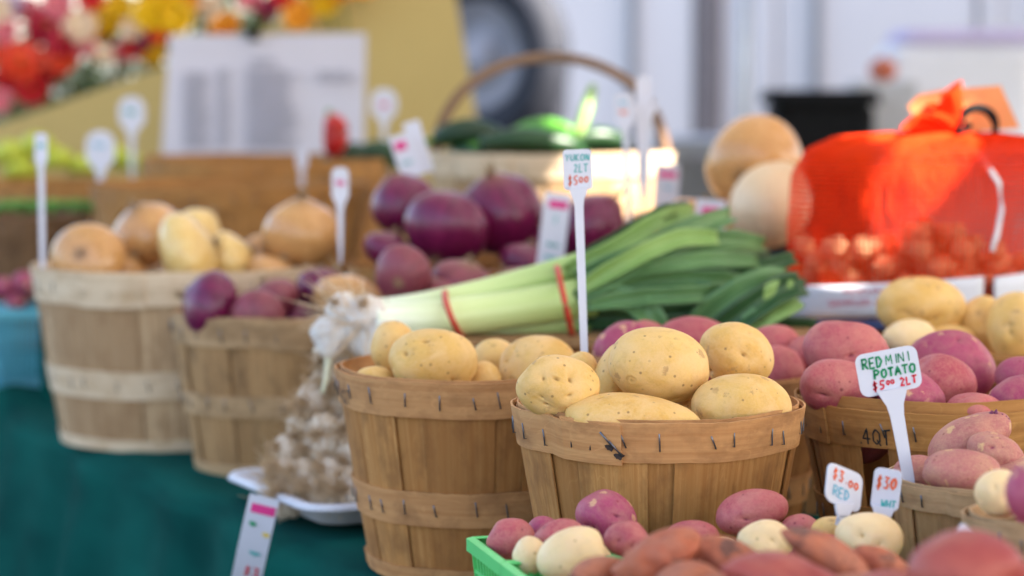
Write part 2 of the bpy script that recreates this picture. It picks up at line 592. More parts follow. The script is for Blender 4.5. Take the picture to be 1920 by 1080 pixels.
def TP(u, v, z=0.0):
    p = E0 + U * u + Vv * v
    return Vector((p.x, p.y, z))


asph = Mat('asphalt', 0.9, 0.2)
vv = asph.coord(rand=False)
asph.out(asph.mix(asph.ramp(asph.noise(vv, 60, 5), 0.3, 0.7), (0.055, 0.053, 0.050), (0.085, 0.082, 0.078)), asph.noise(vv, 200, 3), 0.5, 0.003)
mb = MB()
mb.grid([[(x, y, -0.75) for y in (-150, -20, 0, 20, 60, 250)] for x in (-200, -20, 0, 20, 200)])
g = mb.build('ground', asph.m)
g['kind'] = 'structure'

tbl = empty('market_table', TP(0, 0, -0.75), 'long folding table hidden under the dark teal cloth, carrying the whole stall', 'table', rz=YAW)
inv = Matrix.Rotation(-YAW, 4, 'Z')


def tl(u, v, z):
    """table axes -> table-empty local"""
    return (v, u, z + 0.75)


mb = MB()
mb.box(tl(0.62, 0.66, -0.022), (1.30, 4.30, 0.03))
mb.build('tabletop', M['greywood'], tbl)
for u in (-1.35, 0.62, 2.6):
    for v in (0.1, 1.2):
        mb = MB()
        mb.tube([tl(u, v, -0.75), tl(u, v, -0.037)], 0.014, 8)
        mb.build('leg', M['steel'], tbl, smooth=True)

# tablecloth: one sheet, rounded over the front edge and falling in folds
rng = np.random.RandomState(3)
nu = 260
us = np.linspace(-1.62, 2.9, nu)
prof = []
for v in np.linspace(1.34, 0.03, 22):
    prof.append((v, 0.0, 0.0))
for a in np.linspace(0.2, 1.0, 5):
    t = a * math.pi / 2
    prof.append((0.03 - 0.03 * math.sin(t), -0.03 + 0.03 * math.cos(t), 0.05 * a))
for k in range(1, 27):
    prof.append((0.0, -0.03 - k * 0.027, k / 26))
P = []
ph = rng.rand(8) * 6.28
rows = []
for u in us:
    fold = 0
    for q, (fr, am) in enumerate(((4.3, 0.35), (9.1, 0.45), (17.0, 0.25), (2.1, 0.3))):
        fold += am * math.sin(u * fr * 2.2 + ph[q] + 0.8 * math.sin(u * 3 + ph[q + 4]))
    r = []
    for v, z, f in prof:
        if f == 0.0:
            wrk = 0.0015 * math.sin(u * 31 + v * 9) * math.sin(v * 23 + u * 4) + 0.0015
            bump = 0.0
            # a loose fold near the turquoise boxes
            dd = (u - 0.98) * 0.8 + (v - 0.05) * 0.5
            bump = 0.022 * math.exp(-(dd / 0.045) ** 2) * math.exp(-((v) / 0.12) ** 2)
            r.append(TP(u, v, z + wrk + bump))
        else:
            dz = 0.022 * math.exp(-((u - 0.98) / 0.05) ** 2) * max(0, 1 - f * 6)
            r.append(TP(u, v - 0.05 * f ** 0.8 - 0.055 * f ** 0.5 * (1 + fold) - 0.003, z + dz + 0.0015))
    rows.append(r)
mb = MB()
mb.grid(rows, uv=[[(i * 4.52 / nu, j * 0.05) for j in range(len(prof))] for i in range(nu)], thick=0.0012)
cl = mb.build('tablecloth', M['cloth'], smooth=True)
tag(cl, 'dark teal cloth covering the stall table and hanging in folds at its front', 'tablecloth')

# cloth-covered riser at the back of the table and a board under the small baskets
mb = MB()
mb.box((-0.10, 3.93, 0.06), (1.15, 0.98, 0.112))
o = mb.build('display_riser', M['cloth'])
tag(o, 'low teal cloth covered riser carrying the back row of baskets', 'riser')
mb = MB()
for k in range(4):
    b = MB()
    b.box((0.285, 1.375 + k * 0.145, 0.016), (0.80, 0.142, 0.022))
    if k == 0:
        brd = empty('wooden_board', (0, 0, 0), 'planked wooden board lying on the cloth under the small front baskets', 'board')
    b.build('plank', M['greywood'], brd)


def canopy_at(label, corner, yaw_deg, sx, sy):
    """canopy whose roof edge starts at a given point and runs along its own x and y"""
    ya = math.radians(yaw_deg)
    c = Vector(corner) + Matrix.Rotation(ya, 3, 'Z') @ Vector((sx / 2, sy / 2, 0))
    e = empty('market_canopy', (c.x, c.y, -0.75), label, 'canopy', 'white canopies over the stalls', rz=ya)
    hv, hu, z = abs(sx) / 2, abs(sy) / 2, 2.25
    b = MB()
    cs = [(-hv, -hu, z), (hv, -hu, z), (hv, hu, z), (-hv, hu, z)]
    b.add(cs + [(0, 0, z + 0.7)], [(0, 1, 4), (1, 2, 4), (2, 3, 4), (3, 0, 4)])
    b.build('roof_cloth', M['canopy'], e)
    for i in range(4):
        a, d = cs[i], cs[(i + 1) % 4]
        b = MB()
        b.tube([a, d], 0.015, 6)
        b.build('edge_bar', M['steel'], e)
        x, y, _ = a
        b = MB()
        b.tube([(x, y, 0), (x, y, z - 0.016)], 0.018, 8)
        b.build('pole', M['steel'], e, smooth=True)
    return e


GA = Vector((1.56, 2.095, 0))     # a point in the gap between the two canopies
D1 = Vector((-0.402, 0.916, 0))
D2 = Vector((-0.202, 0.979, 0))
canopy_at('white canopy stretched over the vegetable stall', GA - D1 * 4.2, math.degrees(math.atan2(0.402, 0.916)), -2.15, 9.6)
canopy_at('unseen neighbouring white canopy added on the seller side to bound the sun gap', GA + Vector((0.12, 0, 0)) - D2 * 3.2, math.degrees(math.atan2(0.202, 0.979)), 4.2, 8.2)  # unseen canopy, placed and angled to limit the strip of sun
for y0, y1, lb in ((1.0, 2.02, 'near unseen flap added across the canopy gap to block the sun'), (2.30, 2.74, 'middle unseen flap added across the canopy gap to shade the giant tan onion'),
                   (3.10, 5.0, 'far unseen flap added across the canopy gap to shade the price list')):
    mb = MB()  # out-of-view flap, added only to keep the sun strip off chosen things
    pa = [GA + D1 * ((y - GA.y) / D1.y) + Vector((-0.10, 0, 1.497)) for y in (y0, y1)]
    pb = [GA + Vector((0.12, 0, 0)) + D2 * ((y - GA.y) / D2.y) + Vector((0.10, 0, 1.497)) for y in (y0, y1)]
    mb.grid([pa, pb], thick=0.001)
    tag(mb.build('sun_block_flap', M['canopy']), lb, 'flap', 'unseen flaps added in the canopy gap to block sun')

# ------------------------------------------------------------------ vegetables
def ico(level):
    import bmesh
    bm = bmesh.new()
    bmesh.ops.create_icosphere(bm, subdivisions=level, radius=1.0)
    V = np.array([v.co[:] for v in bm.verts])
    F = np.array([[v.index for v in f.verts] for f in bm.faces])
    bm.free()
    return V, F


ICO = {4: ico(4), 5: ico(5), 6: ico(6)}


def wavenoise(V, rs, freq, n=10):
    out = np.zeros(len(V))
    for _ in range(n):
        k = rs.normal(size=3)
        k = k / np.linalg.norm(k) * freq * (0.6 + 0.9 * rs.rand())
        out += np.sin(V @ k + rs.rand() * 6.28)
    return out / math.sqrt(n)


def potato(kind, px, py, wpx, hpx, d, label, roll=0, lump=0.055, seed=None, eyes=5, name='potato', lvl=5, depth=None, group=None, front_eyes=(), cat='potato', taper=0.0, dent=0.10, rings=0.0, scar=None):
    rs = np.random.RandomState(seed if seed is not None else int(px * 7 + py * 13) % 99991)
    V, F = ICO[lvl]
    V = V.copy()
    rx, rz = SZ(wpx, d) / 2, SZ(hpx, d) / 2
    ry = depth / 2 if depth else (rx + rz) / 2 * (0.9 + 0.2 * rs.rand())
    r = 1 + lump * 1.25 * wavenoise(V, rs, 1.9, 6) + lump * 0.45 * wavenoise(V, rs, 4.0, 8) + 0.004 * wavenoise(V, rs, 14, 10)
    for _ in range(6):                     # broad flats and hollows
        q = rs.normal(size=3)
        q /= np.linalg.norm(q)
        sg = 0.35 + 0.35 * rs.rand()
        ang = np.arccos(np.clip(V @ q, -1, 1))
        r += dent * rs.choice([-1.0, -0.8, 0.7]) * np.exp(-(ang / sg) ** 2)
    if rings:
        r += rings * np.sin(V[:, 0] * 11 + 2 * V[:, 2] + rs.rand() * 6) * (0.5 + 0.5 * np.sin(V[:, 1] * 5 + V[:, 2] * 4))
    eye = np.zeros(len(V))
    if scar:
        yy = -math.sqrt(1 - scar[0] ** 2 - scar[1] ** 2)
        ang = np.arccos(np.clip(V @ np.array([scar[0], yy, scar[1]]), -1, 1))
        inside = np.exp(-(ang / 0.15) ** 4)
        r += inside * 0.010 * np.sin(ang * 60) - 0.02 * np.exp(-(ang / 0.06) ** 2)
        eye = inside * (0.42 + 0.30 * np.sin(ang * 60 + 3 * wavenoise(V, rs, 12, 6)))
    dirs = []
    for ex, ez in front_eyes:              # eyes seen from the front, as fractions of the half sizes
        yy = -math.sqrt(max(0.02, 1 - ex * ex - ez * ez))
        dirs.append((np.array([ex, yy, ez]), 1.0))
    while len(dirs) < eyes + len(front_eyes):
        q = rs.normal(size=3)
        dirs.append((q / np.linalg.norm(q), 0.5 + 0.5 * rs.rand()))
    for q, s in dirs:
        a = rs.normal(size=3)
        t1 = np.cross(q, a)
        t1 /= np.linalg.norm(t1)
        t2 = np.cross(q, t1)
        X, Y = V @ t1, V @ t2
        front = (V @ q) > 0
        wide = np.exp(-((X / 0.30) ** 2 + (Y / 0.20) ** 2)) * front
        kx = 0.6 + 0.7 * rs.rand()
        slit = np.exp(-((X / (0.085 * kx)) ** 2 + (Y / (0.05 * kx)) ** 2)) * front
        ridge = np.exp(-((X / 0.20) ** 2 + ((Y - 0.10) / 0.035) ** 2)) * front
        r -= s * (0.075 * wide + 0.060 * slit) - s * 0.016 * ridge
        eye = np.maximum(eye, slit * s + 0.12 * ridge * s)
    P = V * r[:, None]
    if taper:
        P[:, 1:] *= (1 - taper * np.abs(P[:, 0:1]) ** 2.2)
        P[:, 2] += 0.35 * taper * (P[:, 0] ** 2) * rs.choice([-1, 1])
    # fit to the wanted outline
    for ax, R in ((0, rx), (1, ry), (2, rz)):
        lo, hi = P[:, ax].min(), P[:, ax].max()
        P[:, ax] = ((P[:, ax] - (lo + hi) / 2) / ((hi - lo) / 2)) * R
    me = mesh_np(name, P, F, M[kind], attr={'eye': eye})
    o = link(name, me, None, PT(px, py, d), (-PITCH * 0, math.radians(roll), 0))
    tag(o, label, cat, group)
    return o


def onion_mesh(name, mat, seed, squash=0.88, neck=0.28, lobes=0.0, nv=26, nu=40, hollow=0.0):
    rs = np.random.RandomState(seed)
    V, uv, pole = [], [], []
    ph = rs.rand(6) * 6.28
    for i in range(nv + 1):
        t = i / nv * math.pi
        for k in range(nu):
            a = 2 * math.pi * k / nu
            rr = math.sin(t) ** 0.92
            z = -math.cos(t) * squash
            if z > 0.80 * squash and neck < 0.3 or z > 0.62 * squash and neck >= 0.3:                       # drawn up into the neck
                q0 = 0.80 if neck < 0.3 else 0.62
                q = (z / squash - q0) / (1 - q0)
                z += neck * q ** 2.2
                rr = rr * (1 - 0.25 * q) + 0.07 * q
            wob = 1 + 0.03 * math.sin(2 * a + ph[0]) + 0.02 * math.sin(3 * a + ph[1]) + 0.012 * math.sin(t * 5 + a * 2 + ph[2])
            if lobes:
                wob *= 1 + lobes * (abs(math.sin(a * 4.5 + ph[3])) - 0.5) * math.sin(t)
            V.append((rr * wob * math.cos(a), rr * wob * math.sin(a), z))
            uv.append((k / nu, i / nv))
            pole.append(max(0, (i / nv - 0.72) / 0.28) + max(0, (0.13 - i / nv) / 0.13))
    F = [(i * nu + k, i * nu + (k + 1) % nu, (i + 1) * nu + (k + 1) % nu, (i + 1) * nu + k) for i in range(nv) for k in range(nu)]
    return mesh_np(name, V, F, mat, uv=uv, attr={'pole': pole})


def tuft(mbx, base, direction, length, n, spread, rad, seed, curl=0.5):
    rs = random.Random(seed)
    dv = Vector(direction).normalized()
    for _ in range(n):
        q = (dv + Vector((rs.gauss(0, spread), rs.gauss(0, spread), rs.gauss(0, spread)))).normalized()
        side = Vector((rs.gauss(0, 1), rs.gauss(0, 1), rs.gauss(0, 1))) * curl
        L = length * rs.uniform(0.5, 1.15)
        b0 = Vector(base) + Vector((rs.gauss(0, 1), rs.gauss(0, 1), 0)) * rad * 3.0
        pts = [b0 + q * L * t + side * L * (t * t) * 0.5 + Vector((rs.gauss(0, .04), rs.gauss(0, .04), rs.gauss(0, .04))) * L for t in (0, 0.33, 0.66, 1.0)]
        mbx.tube(pts, [rad, rad * 0.8, rad * 0.55, rad * 0.2], 3, cap=False)


ONI = {}


def onion(kind, px, py, dia, d, label, hpx=None, tilt=(0, 0), name='onion', cat='onion', seed=1, roots=True, group=None, neck=0.10):
    key = (kind, seed % 3, neck)
    if key not in ONI:
        ONI[key] = onion_mesh('skin', M[kind], seed % 3 + 5, neck=neck)
        t = MB()
        tuft(t, (0, 0, -0.86), (0, 0, -1), 0.20, 26, 0.9, 0.012, seed)
        ONI[key, 'r'] = t.mesh('roots', M['onroot'], True)
        t = MB()
        tuft(t, (0, 0, 0.95 + neck * 0.6), (0, 0, 1), 0.30, 9, 0.35, 0.035, seed + 9)
        ONI[key, 'n'] = t.mesh('dry_neck', M['onroot'], True)
    e = empty(name, PT(px, py, d), label, cat, group)
    r = SZ(dia, d) / 2
    hz = (hpx / dia) if hpx else 1.0
    e.rotation_euler = (math.radians(tilt[0]), math.radians(tilt[1]), 0)
    e.scale = (r, r, r * hz / 0.95)
    link('skin', ONI[key], e)
    if roots:
        link('roots', ONI[key, 'r'], e, kind='stuff')
    link('dry_neck', ONI[key, 'n'], e, kind='stuff')
    return e


# ------------------------------------------------------------------ baskets
STAPLE = None


def basket(label, px, d, R, Rb, h, z0=0.0, wood='wood', hoop='hoopwood', lower=((0.062, 0.028),), lap=-108, n=17, seed=1, top_h=0.033,
           staples=26, group='round stave baskets on the table', x=None, inner_up=0.003, extra_rim=None, ingroup=None, name='stave_basket', stain=True, gaps=()):
    global STAPLE
    rs = random.Random(seed)
    if x is None:
        x = (px - 960) / FPX * (d * math.cos(PITCH) + (CAM_Z - z0 - h) * math.sin(PITCH))
    e = empty(name, (x, d, z0), label, 'basket', group)

    def rad(z):
        t = z / h
        return Rb + (R - Rb) * t + 0.010 * R * math.sin(math.pi * t)
    # staves: broad outer ones lapped over narrower inner ones
    ang = 0.0
    segs = []
    tot = []
    for i in range(n):
        tot.append(rs.uniform(0.75, 1.25) if i % 2 == 0 else rs.uniform(0.30, 0.75))
    if n % 2:
        tot[-1] = 0.9
    sm = sum(tot)
    for i in range(n):
        wd = tot[i] / sm * 2 * math.pi
        segs.append((ang, ang + wd, 0 if (i % 2 == 0) else 1))
        ang += wd
    off = rs.uniform(0, 6)
    skip = set()
    for gd in gaps:
        best = min((q for q in segs if q[2]), key=lambda q: abs(((q[0] + q[1]) / 2 + off - math.radians(gd) + math.pi) % (2 * math.pi) - math.pi))
        skip.add(best)
    for a0, a1, inner in segs:
        if (a0, a1, inner) in skip:
            continue
        g = 0.045 if inner else rs.uniform(-0.006, 0.004)
        b0, b1 = a0 - g + off, a1 + g + off
        tw = rs.uniform(-0.02, 0.02)
        ro = -0.0030 if inner else 0.0004 * rs.uniform(-1, 1)
        nv, nw = 7, 6
        Pp, uvp = [], []
        for i in range(nw):
            s = i / (nw - 1)
            rr, ru = [], []
            for j in range(nv):
                z = 0.001 + (h - 0.002) * j / (nv - 1)
                nar = 1.0
                a = b0 + (b1 - b0) * (0.5 + (s - 0.5) * nar) + tw * (j / (nv - 1) - 0.5)
                r_ = rad(z) + ro + (0.0006 * math.cos((s - 0.5) * 3))
                rr.append((r_ * math.cos(a), r_ * math.sin(a), z))
                ru.append((s * (b1 - b0) * R, z))
            Pp.append(rr)
            uvp.append(ru)
        m = MB()
        m.grid(Pp, thick=0.0012, uv=uvp)
        m.build('stave', M[wood], e, smooth=False)
    # hoops: thin strips wound round with a lapped end
    def strip(zc, hh, r0, th, lapdeg, nm, wob=0.0008, over=24, mat=hoop, side=1, taperz=0.0):
        la = math.radians(lapdeg)
        span = 2 * math.pi + math.radians(over)
        N = 110
        Pp, uvp = [], []
        for i in range(N + 1):
            t = i / N
            a = la - span * (1 - t)
            ovl = max(0.0, min(1.0, (t * span - 2 * math.pi + 0.10) / 0.10))
            ro = r0 + side * th * 1.1 * ovl
            rr, ru = [], []
            wz = wob * math.sin(a * 3 + seed) + wob * 0.6 * math.sin(a * 7 + seed * 2) + rs.uniform(-0.0002, 0.0002)
            wt = rs.uniform(-0.00025, 0.00025)
            for j in range(4):
                z = zc + wz + hh * (j / 3 - 0.5) + (wt if j == 3 else 0) - taperz * ovl
                z_ = min(max(z, 0), h)
                r_ = rad(z_) + ro
                rr.append((r_ * math.cos(a), r_ * math.sin(a), z))
                ru.append((hh * j / 3, a * R))
            Pp.append(rr)
            uvp.append(ru)
        m = MB()
        m.grid(Pp, thick=-th if False else th, uv=uvp)
        return m.build(nm, M[mat], e, smooth=False)
    hoop_of = {}
    hoop_of[0] = strip(h - top_h / 2 + 0.001, top_h, 0.0024, 0.0018, lap, 'top_hoop', over=26, taperz=0.002)
    strip(h - 0.008 + inner_up, 0.016, -0.0032, 0.0016, lap + 150, 'inner_hoop', over=20, side=-1)
    for li, (zc, hh) in enumerate(lower):
        hoop_of[li + 1] = strip(zc, hh, 0.0024, 0.0016, lap + rs.uniform(60, 120), 'lower_hoop')
    strip(0.008, 0.014, 0.0022, 0.0014, lap + 200, 'bottom_hoop')
    # base
    m = MB()
    k = 28
    m.grid([[(0, 0, 0.006), ((Rb - 0.003) * math.cos(2 * math.pi * i / k), (Rb - 0.003) * math.sin(2 * math.pi * i / k), 0.006)] for i in range(k)], closed_u=True)
    m.build('base', M[wood], e)
    # staples
    if STAPLE is None:
        s_ = MB()
        s_.tube([(0, 0.001, 0.0072), (0, -0.0004, 0.0074), (0, -0.0004, -0.0074), (0, 0.001, -0.0072)], 0.00045, 5)
        STAPLE = s_.mesh('staple', M['staple'], True)
    for hi, (zc, hh, cnt) in enumerate([(h - top_h / 2, top_h, staples)] + [(q[0], q[1], staples) for q in lower]):
        for i in range(cnt):
            a = 2 * math.pi * (i + rs.uniform(-0.25, 0.25)) / cnt + off
            if math.sin(a) > 0.3:
                continue
            z = zc + rs.uniform(-0.002, 0.002)
            r_ = rad(z) + 0.0028
            so = link('staple', STAPLE, hoop_of[hi], (r_ * math.cos(a), r_ * math.sin(a), z))
            so.rotation_euler = Euler((0, rs.gauss(-0.18, 0.12), a + math.pi / 2))
            so.scale = (1.5, 1.5, rs.uniform(0.75, 1.05) * (hh / 0.033) ** 0.5)
    if stain:
        # the two big clinched staples that close the lap, with their rust stains
        for k in range(2):
            a = math.radians(lap - 2.0 - k * 3.3)
            z = h - top_h / 2 + (-0.004 if k == 0 else 0.003)
            r_ = rad(z) + 0.0052
            so = link('staple', STAPLE, hoop_of[0], (r_ * math.cos(a), r_ * math.sin(a), z))
            so.rotation_euler = Euler((0, -0.75, a + math.pi / 2))
            so.scale = (1.8, 1.8, 1.1)
            st = MB()
            pts = []
            for t in range(14):
                q = t / 14 * 2 * math.pi
                pts.append((0.0042 * math.cos(q) * (1 + 0.3 * math.sin(3 * q)), 0, 0.0028 * math.sin(q) * (1 + 0.3 * math.cos(5 * q))))
            st.add(pts, [tuple(range(14))])
            s2 = st.build('rust_stain', M['rust'], hoop_of[0], loc=((r_ - 0.0012) * math.cos(a + .02), (r_ - 0.0012) * math.sin(a + .02), z - 0.0065))
            s2.rotation_euler = (0, 0, a + math.pi / 2)
    e['rim_r'] = R
    return e


# stroke font (x 0..1, y 0..1)
GL = {
    'A': [[(0, 0), (.45, 1), (.9, 0)], [(.15, .4), (.75, .4)]],
    'C': [[(.85, .85), (.5, 1), (.1, .7), (.1, .3), (.5, 0), (.85, .15)]],
    'D': [[(.1, 0), (.1, 1)], [(.0, .98), (.5, .95), (.9, .55), (.5, .05), (.0, 0)]],
    'E': [[(.85, 1), (.1, 1), (.1, 0), (.85, 0)], [(.1, .5), (.7, .5)]],
    'G': [[(.85, .85), (.5, 1), (.1, .6), (.3, .05), (.85, .1), (.85, .45), (.5, .45)]],
    'H': [[(.1, 0), (.1, 1)], [(.85, 0), (.85, 1)], [(.1, .5), (.85, .5)]],
    'I': [[(.4, 0), (.4, 1)]],
    'K': [[(.1, 0), (.1, 1)], [(.8, 1), (.1, .45), (.85, 0)]],
    'L': [[(.15, 1), (.15, 0), (.85, .05)]],
    'M': [[(.05, 0), (.15, 1), (.45, .35), (.8, 1), (.9, 0)]],
    'N': [[(.1, 0), (.1, 1), (.8, 0), (.8, 1)]],
    'O': [[(.5, 1), (.1, .7), (.15, .2), (.5, 0), (.85, .25), (.85, .75), (.5, 1)]],
    'P': [[(.1, 0), (.1, 1)], [(0, 1), (.6, 1), (.85, .75), (.6, .5), (.1, .48)]],
    'Q': [[(.5, 1), (.1, .7), (.15, .2), (.5, 0), (.85, .25), (.85, .75), (.5, 1)], [(.55, .3), (.98, -.08)]],
    'R': [[(.1, 0), (.1, 1)], [(0, 1), (.6, 1), (.85, .75), (.6, .52), (.1, .5)], [(.4, .5), (.9, 0)]],
    'S': [[(.8, .9), (.4, 1), (.15, .75), (.75, .35), (.6, .03), (.1, .1)]],
    'T': [[(.45, 0), (.45, 1)], [(0, .97), (.95, 1)]],
    'U': [[(.1, 1), (.1, .3), (.4, 0), (.8, .2), (.85, 1)]],
    'W': [[(0, 1), (.25, 0), (.45, .7), (.7, 0), (.95, 1)]],
    'Y': [[(0, 1), (.45, .5), (.9, 1)], [(.45, .5), (.4, 0)]],
    '$': [[(.8, .8), (.4, .9), (.2, .7), (.7, .35), (.5, .1), (.1, .2)], [(.45, 1.15), (.45, -.15)]],
    '.': [[(.3, .0), (.42, .08)]],
    '0': [[(.5, 1), (.15, .7), (.15, .3), (.5, 0), (.8, .3), (.8, .7), (.5, 1)]],
    '2': [[(.1, .75), (.4, 1), (.75, .75), (.1, 0), (.85, .05)]],
    '3': [[(.15, 1), (.8, 1), (.4, .6), (.8, .35), (.6, 0), (.1, .1)]],
    '4': [[(.6, -.05), (.6, 1), (.05, .35), (.95, .35)]],
    '5': [[(.85, 1), (.25, 1), (.2, .6), (.7, .5), (.65, .1), (.1, .05)]],
    '|': [[(.4, 0), (.4, 1)]],
    '~': [[(0, .5), (.15, .9), (.3, .2), (.45, .85), (.6, .15), (.75, .8), (.95, .3)]],
}


def write_strokes(m, text, x, y, cw, ch, pen, surf, seed=0, slant=0.0, gap=0.15, rise=0.0):
    """hand lettering as thin ribbons; surf(x, y) gives (point, normal, right, up) on the surface"""
    rs = random.Random(seed)
    for ci, c in enumerate(text):
        if c == ' ':
            x += cw * 0.8
            continue
        for st in GL[c]:
            pts = []
            for (a, b) in st:
                pts.append((x + (a + slant * b + rs.uniform(-.03, .03)) * cw, y + rise * x + (b + rs.uniform(-.03, .03)) * ch))
            # resample
            fine = []
            for (p, q) in zip(pts[:-1], pts[1:]):
                k = max(2, int(math.dist(p, q) / (pen * 1.2)))
                for t in range(k):
                    fine.append((p[0] + (q[0] - p[0]) * t / k, p[1] + (q[1] - p[1]) * t / k))
            fine.append(pts[-1])
            L, R_ = [], []
            for i, p in enumerate(fine):
                a, b = fine[max(i - 1, 0)], fine[min(i + 1, len(fine) - 1)]
                dx, dy = b[0] - a[0], b[1] - a[1]
                ln = math.hypot(dx, dy) or 1
                wv = pen / 2 * rs.uniform(0.8, 1.15)
                L.append(surf(p[0] - dy / ln * wv, p[1] + dx / ln * wv))
                R_.append(surf(p[0] + dy / ln * wv, p[1] - dx / ln * wv))
            m.grid([L, R_])
        x += cw * (1 + gap) if c not in '.I|' else cw * 0.6
    return x


def plate_pts(w, h, r, n=5):
    pts = []
    for cx, cy, a0 in ((w / 2 - r, h / 2 - r, 0), (-w / 2 + r, h / 2 - r, 90), (-w / 2 + r, -h / 2 + r, 180), (w / 2 - r, -h / 2 + r, 270)):
        for k in range(n + 1):
            a = math.radians(a0 + 90 * k / n)
            pts.append((cx + r * math.cos(a), cy + r * math.sin(a)))
    return pts


def pick(label, px, py, wpx, hpx, d, foot, yaw=0, roll=0, lines=(), corner=0.2, stake_w=None, bandc=None, group='white plastic price picks', name='price_pick', skew=0.0):
    """flat plastic pick: plate, stake, hand lettering. lines: (text, ink, x, y, cw, ch, pen) in plate fractions"""
    p = PT(px, py, d)
    e = empty(name, p, label, 'price sign', group)
    w, h = SZ(wpx, d), SZ(hpx, d)
    cy = math.cos(math.radians(yaw)) or 1
    w /= max(abs(cy), 0.2)
    T = 0.0016
    r = min(w, h) * corner
    m = MB()
    pp = plate_pts(w, h, r)
    n = len(pp)
    sk = lambda x, z: (x, z + skew * x)
    vs = [(sk(a, b)[0], -T / 2, sk(a, b)[1]) for a, b in pp] + [(sk(a, b)[0], T / 2, sk(a, b)[1]) for a, b in pp]
    m.add(vs, [tuple(range(n)), tuple(reversed(range(n, 2 * n)))] + [(i, i + n, (i + 1) % n + n, (i + 1) % n) for i in range(n)])
    plate = m.build('plate', M['sign'], e)
    fl = foot - py
    L = SZ(fl, d)
    sw = stake_w if stake_w else max(0.0045, w * 0.13)
    m = MB()
    zt = -h / 2 - 0.002
    prof = [(-h / 2 + 0.003, sw * 1.9), (zt - sw * 0.3, sw * 1.45), (zt - sw * 1.2, sw * 1.05), (zt - sw * 2.6, sw * 0.85), (-L * 0.6, sw * 0.78), (-L + 0.004, sw * 0.70), (-L - 0.03, sw * 0.3)]
    P1, P2 = [], []
    for z, q in prof:
        P1.append((-q, -T / 2 - 0.0004, z))
        P2.append((q, -T / 2 - 0.0004, z))
    m.grid([P1, P2], thick=T + 0.001)
    m.build('stake', M['sign'], e)
    m = MB()
    m.box((0, -T / 2 - 0.0008, (-h / 2 - L) / 2), (sw * 0.22, 0.0008, max(0.01, L - h / 2 - 0.015)))
    m.build('stake_rib', M['sign'], e)
    byink = {}
    for t, ink, x, y, cw, ch, pen in lines:
        byink.setdefault(ink, MB())
        write_strokes(byink[ink], t, (x - 0.5) * w, (y - 0.5) * h, cw * w, ch * h, pen * w, lambda a, b: (a, -T / 2 - 0.0006, b + skew * a), seed=len(t) + int(px), slant=0.08)
    for ink, mm in byink.items():
        mm.build(ink.replace('ink_', '') + '_lettering', M[ink], plate)
    if bandc:
        ink, y0, y1 = bandc
        mm = MB()
        mm.box((0, -T / 2 - 0.0004, (y0 + y1) / 2 * h - h / 2), (w * 0.72, 0.0004, (y1 - y0) * h))
        mm.build('printed_band', M[ink], plate)
    e.rotation_euler = Euler((0, math.radians(roll), math.radians(yaw)))
    return e


# ---- the baskets
B1 = basket('bowl-shaped stave basket heaped with big yellow potatoes, in the middle of the front', 1233, 2.05, 0.1235, 0.088, 0.186, lap=-107, seed=3, lower=((0.066, 0.03),), n=17)
BT = basket('narrower looking stave basket of yellow potatoes beside the garlic tray, 4QT on its rim', 897, 2.285, 0.1345, 0.103, 0.190, lap=-20, seed=11, lower=((0.072, 0.032),), n=19, stain=False)
BR = basket('stave basket of red potatoes with 4QT written on its rim', 1768, 2.18, 0.1320, 0.092, 0.176, lap=-150, seed=5, lower=((0.075, 0.028),), n=21, gaps=(-124, -142), wood='tanwood', hoop='tanwood', inner_up=0.011, stain=False)
BR2 = basket('stave basket of red potatoes half hidden behind the front yellow potatoes', 1325, 2.40, 0.118, 0.09, 0.172, seed=6, lap=0)
BY = basket('stave basket of yellow potatoes behind the red ones, under the orange net bag', 1905, 2.50, 0.13, 0.10, 0.186, seed=7, wood='tanwood', hoop='tanwood')
BS = basket('small weathered basket of pink knobbly potatoes behind the white price pick', 1888, 1.885, 0.0935, 0.075, 0.150, z0=0.0275 - 0.0, wood='greywood', hoop='greyhoop', seed=8, lap=-98, top_h=0.022, lower=((0.05, 0.018),), n=19, staples=20)
BS.location.z = 0.0275
BS.scale = (1, 1, 0.815)
BU = basket('small weathered basket holding one white potato, at the front corner', 1985, 1.70, 0.066, 0.052, 0.125, z0=0.0275, wood='greywood', hoop='greyhoop', seed=9, lap=-60, top_h=0.022, lower=((0.045, 0.016),), n=17, staples=18, stain=False)
BL1 = basket('largest pale stave basket, full of yellow onions', 335, 3.13, 0.187, 0.152, 0.224, wood='palewood', hoop='palehoop', seed=12, lower=((0.085, 0.035),), lap=-95, n=19, top_h=0.040, stain=False)
BL2 = basket('brown stave basket of red onions between the onion basket and the garlic', 527, 2.88, 0.130, 0.102, 0.187, wood='greywood', hoop='greyhoop', seed=13, lower=((0.085, 0.026),), lap=-60, n=17, staples=24)
BM = basket('stave basket of dry-skinned red onions tucked behind the leeks', 935, 2.87, 0.125, 0.10, 0.178, seed=14, wood='tanwood', hoop='tanwood', stain=False)
BRO = basket('large stave basket of giant red onions under the arched handle', 905, 3.16, 0.183, 0.15, 0.222, seed=15, wood='tanwood', hoop='tanwood', stain=False)
BSO = basket('stave basket with the giant tan onion and a pale squash', 1440, 3.22, 0.17, 0.14, 0.20, seed=16, wood='tanwood', hoop='tanwood', stain=False)
BH = basket('large pale basket with arched wooden handle, full of dark green courgettes', 1032, 3.72, 0.188, 0.155, 0.236, z0=0.116, seed=17, wood='palewood', hoop='palehoop', stain=False)
BK1 = basket('wide empty looking basket behind the yellow onions', 432, 3.78, 0.215, 0.18, 0.185, z0=0.116, seed=18, wood='tanwood', hoop='tanwood', stain=False)
BK0 = basket('basket with a red pepper standing in it, in front of the price list', 500, 4.20, 0.215, 0.18, 0.212, z0=0.116, seed=19, wood='tanwood', hoop='tanwood', stain=False)
